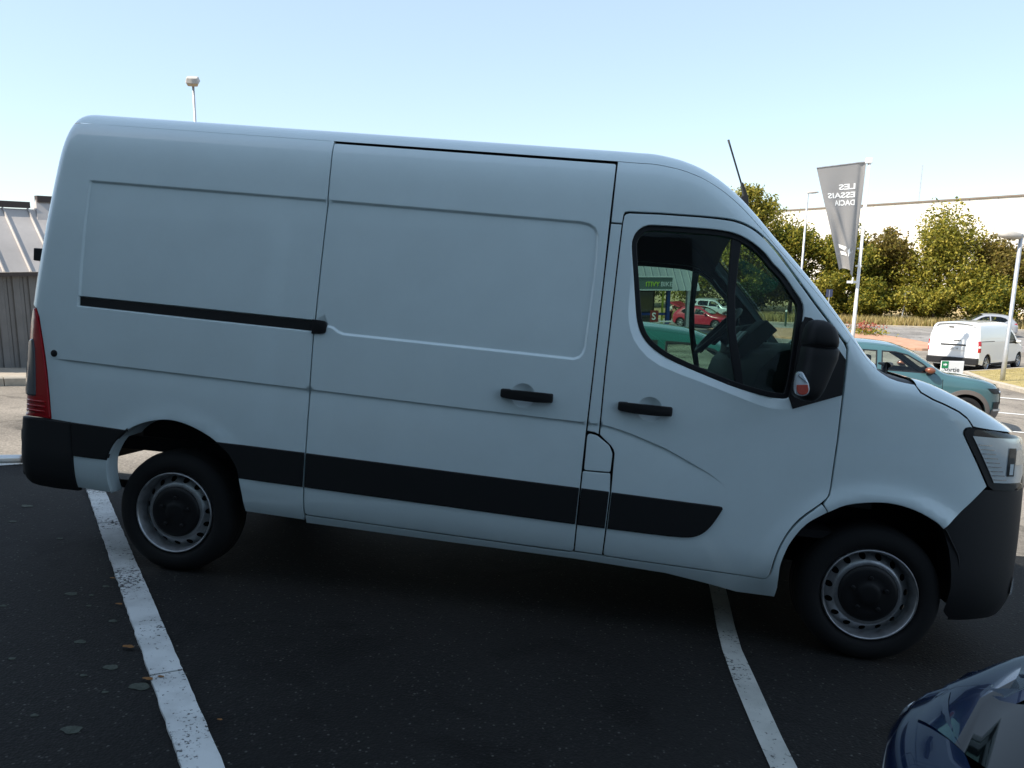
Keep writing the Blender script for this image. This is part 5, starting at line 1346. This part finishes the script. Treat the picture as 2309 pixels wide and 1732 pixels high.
# ------------------------------------------------------------------ street lamps, banner, signs
def lamp_post(x, y, ztop, r0, r1, label, head, aim=0., base_z=None, sc=1., th=1.):
    zb_ = float(G(x, y)) if base_z is None else base_z
    o = empty('street_lamp'); tag(o, label, 'street lamp', 'street lamps'); o.location = (x, y, zb_); H_ = ztop-zb_
    MB().tube([(0, 0, 0), (0, 0, H_*.25), (0, 0, H_*.26), (0, 0, H_)], [r0, r0*.95, r0*.8, r1], 12).build('pole', M_galv, o, smooth=True)
    MB().lathe([(0, r0*2.2), (.03, r0*2.2), (.03, r0*.9)], 12, axis='z').build('base_plate', M_galv, o)
    M = Matrix.Translation((0, 0, H_)) @ Matrix.Rotation(aim, 4, 'Z') @ Matrix.Scale(sc, 4)
    if head == 'cobra':
        V, F = [], []; n = 12
        for (d, ww, h) in ((-.05, .05, .05), (.08, .10, .07), (.3, .17, .09), (.55, .16, .08), (.72, .08, .04)):
            for k in range(n):
                a = 2*math.pi*k/n; V.append(M @ Vector((d, ww*math.cos(a), .05+.06*d+h*th*math.sin(a)*(1. if math.sin(a) > 0 else .8))))
        F = [(i*n+k, i*n+(k+1) % n, (i+1)*n+(k+1) % n, (i+1)*n+k) for i in range(4) for k in range(n)]+[tuple(range(n))[::-1], tuple(range(4*n, 5*n))]
        MB().add(V, F).build('lamp_head', M_lamphead, o, smooth=True)
        MB().add([M @ Vector((a, b, .025+.06*a-.07*th)) for a, b in ((.15, -.1), (.6, -.1), (.6, .1), (.15, .1))], [(3, 2, 1, 0)]).build('lamp_glass', M_lampglass, o)
    else:
        M2 = M @ Matrix.Rotation(R(24), 4, 'Y')
        MB().prism(rounded([(-.22, -.24), (.22, -.24), (.26, .0), (.22, .24), (-.22, .24), (-.26, 0)], .06), .06, .24, lambda u, v, h: M2 @ Vector((u*(1-.25*(h > .1)), v*(1-.2*(h > .1)), h))).build('lamp_head', M_lamphead, o, bevel=.02)
        MB().prism(rounded([(-.20, -.22), (.20, -.22), (.235, .0), (.20, .22), (-.20, .22), (-.235, 0)], .06), -.06, .058, lambda u, v, h: M2 @ Vector((u*(1-.2*(h < 0)), v*(1-.2*(h < 0)), h))).build('lamp_glass', M_lampglass, o, bevel=.015)
        MB().tube([(0, 0, H_-.06), M2 @ Vector((0, 0, 0))], .045, 10).build('neck', M_galv, o)
    return o
M_lamphead = mat('lamp_head_grey', (.45, .42, .38), rough=.6)
M_lampglass = mat('lamp_bowl', (.50, .40, .27), rough=.25, coat=.6)
lamp_post(-17.45, 23.97, 7.93, .07, .045, 'thin lamp post rising above the big van\'s roof', 'lantern', aim=R(-70))
lamp_post(11.1, 51.9, 6.15, .10, .06, 'slim lamp post to the left of the grey banner', 'cobra', aim=R(10))
lamp_post(11.12, 22.6, 2.60, .075, .06, 'short lamp post on the grass island by the small white van', 'cobra', aim=R(192), sc=1.0, th=1.7)

# banner flag
ban = empty('banner_flag'); tag(ban, 'grey banner flag with mirrored white lettering on a white pole', 'flag')
fx, fy = 6.96, 24.6; fz = float(G(fx, fy)); ban.location = (fx, fy, fz)
M_flag = bpy.data.materials.new('banner_cloth'); M_flag.use_nodes = True
t = M_flag.node_tree; t.nodes.clear(); out = t.nodes.new('ShaderNodeOutputMaterial'); d1_ = t.nodes.new('ShaderNodeBsdfPrincipled'); d2_ = t.nodes.new('ShaderNodeBsdfTranslucent'); mx = t.nodes.new('ShaderNodeMixShader')
d1_.inputs['Base Color'].default_value = (.33, .315, .30, 1); d1_.inputs['Roughness'].default_value = .45; d2_.inputs[0].default_value = (.42, .40, .38, 1); mx.inputs[0].default_value = .35
t.links.new(d1_.outputs[0], mx.inputs[1]); t.links.new(d2_.outputs[0], mx.inputs[2]); t.links.new(mx.outputs[0], out.inputs[0])
M_pole = mat('white_pole', (.75, .74, .72), rough=.4)
MB().tube([(0, 0, 0), (0, 0, 2.6), (0, 0, 2.62), (0, 0, 5.17-fz)], [.065, .062, .055, .05], 14).build('pole', M_pole, ban, smooth=True)
MB().box(-.12, .09, -.08, .08, 5.10-fz, 5.28-fz).build('pole_cap', M_white, ban, bevel=.02)
TLf, TRf, BLf, BRf = Vector((5.24, 24.58, 4.95)), Vector((6.88, 24.66, 5.17)), Vector((6.13, 24.08, 1.48)), Vector((6.70, 24.3, 1.24))
def flagp(u, v):
    """u: 0 at the outer edge, 1 at the pole; v: 0 top, 1 bottom"""
    a = TLf+(TRf-TLf)*u; b = BLf+(BRf-BLf)*u; p = a+(b-a)*v
    fold = .10*math.sin(u*9+v*2.2)*v*(1-.3*v)+.16*math.exp(-((u-.22-.75*(v-.38))/.10)**2)*sstep((v-.3)/.2)*(1-v*.5)-.05*math.exp(-((u-.93+.1*v)/.05)**2)
    if v > .94: p = p+Vector((0, 0, .16*(1-(2*u-1)**2)*(v-.94)/.06))
    return p+Vector((.15, -.95, .05))*float(fold)-Vector((fx, fy, fz))
nu, nv = 30, 48
V = [flagp(i/nu, j/nv) for j in range(nv+1) for i in range(nu+1)]
mesh('cloth', V, [(j*(nu+1)+i, j*(nu+1)+i+1, (j+1)*(nu+1)+i+1, (j+1)*(nu+1)+i) for j in range(nv) for i in range(nu)], M_flag, ban)
MB().tube([TLf-Vector((fx, fy, fz)), TRf-Vector((fx, fy, fz))], .028, 8).build('top_rod', M_galv, ban)
MB().tube([BRf-Vector((fx, fy, fz)), BRf-Vector((fx, fy, fz-0))+Vector((-.02, 0, -.22))], .03, 8).box(-.36, .02, -.05, .05, 1.02-fz, 1.10-fz).build('weight', M_white, ban)
for zz in (3.6, 2.9, 2.2, 1.6): MB().box(-.13, .07, -.03, .03, zz-fz, zz-fz+.05).build('ring', M_white, ban)
def flag_text(txt, vrow, hgt, uL, uR):
    cu = bpy.data.curves.new('lettering', 'FONT'); cu.body = txt; cu.size = 1.; cu.offset = .03; cu.resolution_u = 3
    tmp = bpy.data.objects.new('tmp', cu); COL.objects.link(tmp); dg = bpy.context.evaluated_depsgraph_get()
    me = bpy.data.meshes.new_from_object(tmp.evaluated_get(dg)); bpy.data.objects.remove(tmp)
    bm = bmesh.new(); bm.from_mesh(me); bmesh.ops.subdivide_edges(bm, edges=[e for e in bm.edges if e.calc_length() > .12], cuts=2); bmesh.ops.triangulate(bm, faces=bm.faces); bm.to_mesh(me); bm.free()
    xs = [v.co.x for v in me.vertices]; ys = [v.co.y for v in me.vertices]; x0, x1, y0, y1 = min(xs), max(xs), min(ys), max(ys)
    for v in me.vertices:
        u = uR-(uR-uL)*(v.co.x-x0)/(x1-x0); vv = vrow+hgt*(1-(v.co.y-y0)/(y1-y0))
        v.co = flagp(u, vv)+Vector((0, -.012, 0))
    me.materials.clear(); me.materials.append(M_white); link('lettering', me, ban)
flag_text('LES', .178, .052, .42, .80); flag_text('ESSAIS', .252, .052, .12, .80); flag_text('DACIA', .322, .052, .27, .80)
for poly in ([(.26, .735), (.50, .752), (.62, .79), (.46, .79), (.28, .768)], [(.30, .80), (.34, .832), (.60, .838), (.60, .803)], [(.54, .79), (.66, .762), (.86, .772), (.84, .80), (.72, .80), (.64, .822)]):
    V = [flagp(u, v)+Vector((0, -.014, 0)) for u, v in poly]; mesh('emblem', V, [tuple(range(len(V)))], M_white, ban, smooth=False)

# exit board
ex = empty('exit_sign'); tag(ex, 'white Sortie board with a green square behind the teal car', 'sign'); ex.location = (7.1, 16.7, float(G(7.1, 16.7)))
zc_ = -.92-ex.location.z
Me = frame((0, 0, 0), (1, .12, 0), (0, 0, 1))
MB().box(-.26, .30, zc_-.02, zc_+.30, -.02, .02, Me).build('board', M_white, ex, bevel=.004)
MB().box(-.26, -.09, zc_+.12, zc_+.298, .021, .026, Me).build('green_square', mat('exit_green', (.01, .22, .08), rough=.5), ex)
MB().add([Me @ Vector((a, b+zc_, .028)) for a, b in ((-.22, .19), (-.17, .19), (-.17, .165), (-.12, .21), (-.17, .255), (-.17, .23), (-.22, .23))], [tuple(range(7))]).build('arrow', M_white, ex)
text_mesh('lettering', 'Sortie', .165, M_black, ex, Me @ Matrix.Translation((-.20, zc_+.03, .024)), ext=.001)
for a in (-.2, .24): MB().box(a-.02, a+.02, 0, zc_, -.05, -.021, Me).build('leg', M_galv, ex)

# blue road signs on the verge
for (x, y, zc2, back, lab) in ((19.92, 57.6, -.91, False, 'small blue sign with a white figure on a leaning post'), (14.45, 57.2, -.85, True, 'pair of dark blue sign plates seen edge on beside the banner pole')):
    s_ = empty('road_sign'); tag(s_, lab, 'sign'); zg_ = float(G(x, y)); s_.location = (x, y, zg_); h = zc2-zg_
    top_ = Vector((.30 if not back else .0, 0, h+.25))
    MB().tube([(0, 0, 0), top_], .045, 8).build('post', M_galv, s_)
    if not back:
        MB().box(-.19, .23, -.09, -.05, h-.28, h+.32, Matrix.Translation((.27, 0, 0))).build('plate_rim', M_white, s_)
        MB().box(-.16, .20, -.095, -.091, h-.24, h+.28, Matrix.Translation((.27, 0, 0))).build('plate', M_bluepaint, s_)
        MB().box(.22, .34, -.10, -.097, h-.10, h+.05).box(.20, .36, -.10, -.097, h+.08, h+.18).box(.25, .31, -.10, -.097, h-.18, h-.1).build('figure', M_white, s_)
    else:
        for a in (-.16, .10): MB().box(a-.08, a+.12, -.06, -.02, h-.30, h+.28).build('plate', mat('sign_back', (.04, .05, .10), rough=.5), s_)
# bollard on the verge
bo = empty('bollard'); tag(bo, 'short dark bollard with a white top near the slim lamp post', 'bollard'); bo.location = (10.45, 52.6, float(G(10.45, 52.6)))
MB().tube([(0, 0, 0), (0, 0, 1.05)], .07, 10).build('post', mat('bollard_green', (.03, .06, .04), rough=.6), bo); MB().lathe([(1.05, .075), (1.16, .075), (1.2, 0)], 10, axis='z').build('cap', M_white, bo)
# tube lying at the edge of the bay
tb = empty('metal_tube', LOT @ Matrix.Translation((-6.32, 2.10, 0))); tag(tb, 'grey metal tube with a dark end cap lying near the rear bumper', 'tube')
MB().tube([(-1.8, -1.25, .04), (-.03, -.02, .04)], .035, 14).build('tube', M_alu, tb, smooth=True)
MB().tube([(-.035, -.024, .04), (.025, .017, .04)], .041, 12).build('end_cap', M_fascia, tb)

# ------------------------------------------------------------------ trees and shrubs
M_bark = mat('bark', (.09, .07, .05), rough=.95, noise=(6, .3))
LEAF = {'green': leafmat('green_leaves', [(.06, .085, .014), (.14, .16, .022), (.29, .26, .032), (.44, .35, .05)]),
        'olive': leafmat('olive_leaves', [(.085, .095, .016), (.20, .20, .026), (.38, .33, .045), (.50, .40, .075)]),
        'brown': leafmat('browning_leaves', [(.10, .08, .024), (.19, .15, .032), (.31, .22, .055), (.18, .18, .03)]),
        'dark': leafmat('dark_leaves', [(.018, .036, .010), (.035, .060, .012), (.065, .09, .018)])}
def tree(name, x, y, H, rad, kind, label, nleaf=5000, size=.20, base=0., seed=0, group='roadside trees', squash=1., nb=26, cat='tree', gap=.35):
    rr = np.random.default_rng(seed); zg = float(G(x, y)); o = empty(name); tag(o, label, cat, group); o.location = (x, y, zg)
    # clump centres: inside an egg, upper half fuller
    cl = []
    while len(cl) < nb:
        p = rr.uniform(-1, 1, 3)
        if p@p > 1: continue
        zz = base*H+(H-base*H)*(.5+.46*p[2]); wz = math.sqrt(max(.05, 1-abs(p[2]*.80)**2.2))
        cl.append((p[0]*rad*.82*wz, p[1]*rad*.82*squash*wz, zz, rad*rr.uniform(.16, .46)))
    m = MB(); top = H*.72
    m.tube([(0, 0, 0), (rad*.04, 0, top*.35), (-rad*.03, rad*.03, top*.7), (0, 0, top)], [.024*H, .019*H, .012*H, .004*H], 8)
    m.build('trunk', M_bark, o, smooth=True)
    m = MB()
    for c in cl[::2]:
        s0 = Vector((0, 0, min(c[2]*.55, top*.85))); e = Vector(c[:3]); md = (s0+e)/2+Vector((0, 0, .06*H))
        m.tube([s0, md, e], [.008*H, .005*H, .0015*H], 5)
    m.build('limbs', M_bark, o, smooth=True)
    # leaves: on the outside of the clumps, in sprays
    w_ = np.array([c[3]**2 for c in cl]); w_ /= w_.sum(); V, F = [], []
    idx = rr.choice(len(cl), nleaf, p=w_)
    d = rr.normal(size=(nleaf, 3)); d /= np.linalg.norm(d, axis=1)[:, None]; d[:, 2] *= .8
    r_ = (1-rr.random(nleaf)**2.2*.75)
    C_ = np.array([c[:3] for c in cl])[idx]; rd = np.array([c[3] for c in cl])[idx]*1.15
    wob = 1+.5*np.sin(d[:, 0]*7+idx)*np.sin(d[:, 1]*6+idx*2.1)*np.cos(d[:, 2]*5)
    P = C_+d*(rd*r_*wob)[:, None]
    P = P[P[:, 2] > .1]
    n1 = rr.normal(size=(len(P), 3))+np.array([0, 0, .5]); n1 /= np.linalg.norm(n1, axis=1)[:, None]
    t1 = np.cross(n1, rr.normal(size=(len(P), 3))); t1 /= np.linalg.norm(t1, axis=1)[:, None]; t2 = np.cross(n1, t1)
    s = size*rr.uniform(.55, 1.25, len(P))[:, None]
    A = P-t1*s*.5; B = P+t2*s*.32+n1*s*.06; Cc = P+t1*s*.55-n1*s*.08; D = P-t2*s*.32+n1*s*.06
    V = np.stack([A, B, Cc, D], 1).reshape(-1, 3); F = np.arange(len(V)).reshape(-1, 4)
    me = bpy.data.meshes.new('crown'); me.vertices.add(len(V)); me.vertices.foreach_set('co', V.astype(np.float32).ravel())
    me.loops.add(len(V)); me.loops.foreach_set('vertex_index', F.ravel().astype(np.int32)); me.polygons.add(len(F)); me.polygons.foreach_set('loop_start', np.arange(0, len(V), 4, dtype=np.int32)); me.update(); me.validate()
    me.materials.append(LEAF[kind]); link('crown', me, o)
    return o
T_ = [  # x, y, height, radius, kind, base, label
 (8.6, 60.5, 10.6, 2.4, 'olive', .10, 'tall thin crowned tree right of the big van\'s roof'),
 (12.6, 62.0, 7.4, 2.9, 'green', .0, 'green tree behind the slim lamp post'),
 (16.2, 61.0, 7.9, 2.8, 'green', .0, 'dense green tree behind the banner flag'),
 (19.6, 62.0, 7.8, 2.6, 'brown', .0, 'browning tree just right of the banner pole'),
 (23.4, 60.2, 8.5, 3.9, 'olive', .0, 'broad sunlit yellow green tree, widest of the roadside row'),
 (27.6, 59.2, 7.0, 3.0, 'brown', .0, 'rusty leaved tree with bare twigs right of the broad tree'),
 (31.2, 57.0, 5.4, 2.8, 'olive', .0, 'low olive tree behind the short lamp post'),
 (35.2, 56.5, 6.8, 3.2, 'green', .0, 'green tree at the right edge of the picture'),
 (5.2, 66.0, 11.0, 4.4, 'green', .0, 'leafy tree seen through the cab window beside the shop roof'),
 (10.2, 68.0, 11.0, 4.6, 'olive', .0, 'green tree seen through the front of the cab window'),
 (0.2, 69.0, 10.0, 3.6, 'dark', .0, 'dark tree behind the shop\'s support post')]
for i, (x, y, H_, rd, kd, bs, lb) in enumerate(T_):
    tree('roadside_tree', x, y, H_, rd, kd, lb, nleaf=22000, size=.25, base=bs, seed=20+i, nb=34)
for i, (x, y, H_, rd, kd, lb) in enumerate(((14.3, 58.6, 3.6, 2.0, 'olive', 'low shrub under the banner at the verge'), (18.0, 58.6, 3.4, 2.0, 'green', 'low shrub left of the small blue sign'), (22.0, 57.2, 3.2, 2.2, 'olive', 'low shrub right of the small blue sign'), (25.6, 56.4, 3.4, 2.2, 'green', 'low shrub behind the silver grey hatchback\'s bonnet'), (29.4, 55.8, 3.4, 2.2, 'olive', 'low shrub behind the silver grey hatchback\'s roof'), (33.5, 55.3, 3.4, 2.3, 'green', 'low shrub at the right picture edge'), (8.0, 59.0, 3.0, 1.8, 'dark', 'low dark shrub seen through the cab window'))):
    tree('shrub', x, y, H_, rd, kd, lb, nleaf=8000, size=.22, seed=50+i, group='verge shrubs', nb=16, cat='shrub')
tree('small_tree', -19.9, 20.6, 4.6, 1.3, 'olive', 'yellow green treetop showing over the shed\'s ridge', nleaf=2500, size=.16, seed=70, group=None, base=.35)
tree('shrub', 6.35, 47.0, .95, .7, 'green', 'small bright bush in front of the red hatchback', nleaf=700, size=.14, seed=71, group=None, nb=8, cat='shrub')
# red flowers on the island
fl = empty('flower_bed'); tag(fl, 'red flowers and low greenery at the banner pole\'s foot', 'flowers'); fl.location = (14.3, 47.2, float(G(14.3, 47.2))+.12)
M_flower = leafmat('red_petals', [(.22, .03, .02), (.35, .08, .05), (.30, .15, .08)], .2)
for nm, mt, zlo, zhi, n in (('greenery', LEAF['green'], 0, .35, 500), ('blossom', M_flower, .3, .7, 200)):
    V, F = [], []
    for _ in range(n):
        p = Vector((rng.gauss(0, .55), rng.gauss(0, .8), rng.uniform(zlo, zhi))); a = Vector((rng.gauss(0, 1), rng.gauss(0, 1), rng.gauss(0, 1))).normalized()*.06; b = a.orthogonal().normalized()*.06
        k = len(V); V += [p-a, p+b, p+a, p-b]; F.append((k, k+1, k+2, k+3))
    mesh(nm, V, F, mt, fl, smooth=False, kind='stuff')

# ------------------------------------------------------------------ people
def person(name, joints, edges, rad, mt, parent=None):
    me = bpy.data.meshes.new(name); me.from_pydata([tuple(j) for j in joints], edges, []); o = link(name, me, parent)
    sk = o.modifiers.new('skin', 'SKIN'); sb = o.modifiers.new('sub', 'SUBSURF'); sb.levels = 1; sb.render_levels = 1
    for i, v in enumerate(me.skin_vertices[0].data):
        v.radius = (rad[i], rad[i]); v.use_root = (i == 0)
    bpy.context.view_layer.update(); dg = bpy.context.evaluated_depsgraph_get(); m2 = bpy.data.meshes.new_from_object(o.evaluated_get(dg))
    o.modifiers.clear(); o.data = m2; m2.materials.clear(); m2.materials.append(mt); m2.shade_smooth(); return o
M_skin = mat('skin', (.48, .27, .19), rough=.55); M_shirt = mat('pale_shirt', (.62, .58, .52), rough=.9); M_hair = mat('dark_hair', (.03, .02, .015), rough=.8); M_trou = mat('dark_trousers', (.03, .03, .035), rough=.9)
# driver of the silver grey hatchback
dr = empty('person'); tag(dr, 'driver of the silver grey hatchback with a bare arm at the open window', 'person')
dr.matrix_world = greyc.matrix_world @ Matrix.Translation((-1.62, 1.76-.45, .45))
person('body', [(0, 0, .1), (-.06, 0, .35), (-.08, 0, .56), (-.07, 0, .66), (-.05, 0, .76), (-.05, 0, .86), (-.08, .2, .55), (.06, .33, .40), (.34, .25, .46), (-.08, -.2, .55), (.1, -.26, .35), (.38, -.15, .45), (.35, .1, .08), (.35, -.1, .08)], [(0, 1), (1, 2), (2, 3), (3, 4), (4, 5), (2, 6), (6, 7), (7, 8), (2, 9), (9, 10), (10, 11), (0, 12), (0, 13)], [.15, .15, .12, .055, .095, .08, .065, .045, .035, .065, .045, .035, .08, .08], M_skin, dr)
MB().lathe([(-.02, .10), (.05, .108), (.115, .075), (.135, 0)], 14, axis='z', c=(-.07, 0, .82)).build('hair', M_hair, dr, smooth=True)
MB().lathe([(0, .19), (.2, .19), (.45, .20), (.58, .12)], 14, axis='z', c=(-.05, 0, .05)).build('shirt', M_shirt, dr, smooth=True)
# person loading the red hatchback
pe = empty('person'); tag(pe, 'person in a pale top bending into the red hatchback\'s boot', 'person')
pe.matrix_world = redc.matrix_world @ Matrix.Translation((-3.95, .95, 0))
person('body', [(0, 0, .92), (.10, 0, 1.15), (.26, 0, 1.36), (.35, 0, 1.43), (.42, 0, 1.50), (.46, 0, 1.58), (.22, .2, 1.32), (.38, .24, 1.10), (.58, .18, 1.0), (.22, -.2, 1.32), (.38, -.24, 1.10), (.58, -.18, 1.0), (0, .11, .88), (.03, .12, .48), (-.03, .12, .08), (.1, .12, .04), (0, -.11, .88), (.05, -.12, .48), (.0, -.12, .08), (.13, -.12, .04)], [(0, 1), (1, 2), (2, 3), (3, 4), (4, 5), (2, 6), (6, 7), (7, 8), (2, 9), (9, 10), (10, 11), (0, 12), (12, 13), (13, 14), (14, 15), (0, 16), (16, 17), (17, 18), (18, 19)], [.13, .13, .12, .05, .095, .08, .06, .045, .035, .06, .045, .035, .085, .06, .045, .04, .085, .06, .045, .04], M_skin, pe)
MB().lathe([(-.03, .10), (.05, .108), (.115, .075), (.135, 0)], 14, axis='z', c=(.40, 0, 1.53)).build('hair', M_hair, pe, smooth=True)
person('shirt', [(0.02, 0, .96), (.12, 0, 1.17), (.26, 0, 1.36), (.22, .21, 1.32), (.34, .24, 1.14), (.22, -.21, 1.32), (.34, -.24, 1.14)], [(0, 1), (1, 2), (2, 3), (3, 4), (2, 5), (5, 6)], [.155, .155, .14, .08, .06, .08, .06], M_shirt, pe)
person('trousers', [(0, 0, .94), (0, .11, .88), (.03, .12, .48), (-.03, .12, .10), (0, -.11, .88), (.05, -.12, .48), (.0, -.12, .10)], [(0, 1), (1, 2), (2, 3), (0, 4), (4, 5), (5, 6)], [.145, .10, .075, .06, .10, .075, .06], M_trou, pe)

# ------------------------------------------------------------------ litter on the asphalt
M_lichen = mat('pale_lichen', (.06, .07, .056), rough=.95, noise=(60, .4))
M_deadleaf = mat('dead_leaf', (.22, .10, .03), rough=.9, noise=(40, .3))
def blot(name, x, y, r, mt, label, cat, group, h=.007, sq=.7):
    n = 18; ph = rng.random()*6; V = [LOT @ Vector((x, y, h+.002))]
    for k in range(n):
        a = 2*math.pi*k/n; q = r*(1+.10*math.sin(3*a+ph)+.08*math.sin(5*a+2*ph)+.06*(rng.random()-.5))
        V.append(LOT @ Vector((x+q*math.cos(a), y+q*sq*math.sin(a), h)))
    return mesh(name, V, [(0, 1+k, 1+(k+1) % n) for k in range(n)], mt, group, smooth=False)
for i, (x, y, r) in enumerate([(-3.929, -.402, .030), (-3.845, -.258, .018), (-3.831, -.386, .013), (-3.751, -.508, .013), (-3.535, -.631, .020), (-3.521, -.865, .025), (-3.66, -1.08, .015), (-3.252, -1.035, .030), (-3.306, -1.124, .014), (-3.051, -1.143, .040), (-3.144, -1.217, .013), (-3.263, -1.428, .014), (-3.081, -1.475, .035), (-4.104, -.632, .016), (-4.6, .35, .02), (-5.3, .9, .04), (-5.1, .55, .025)]):
    blot('lichen_patch', x, y, r, M_lichen, None, None, bay_o)
for i, (x, y, r) in enumerate([(-3.87, -.17, .016), (-3.62, -.47, .018), (-3.29, -.87, .026), (-3.045, -1.10, .022), (-3.01, -1.07, .014), (-2.63, -1.30, .010)]):
    blot('moss_tuft', x, y, r, M_deadleaf, None, None, strip_o, h=.020, sq=.5)
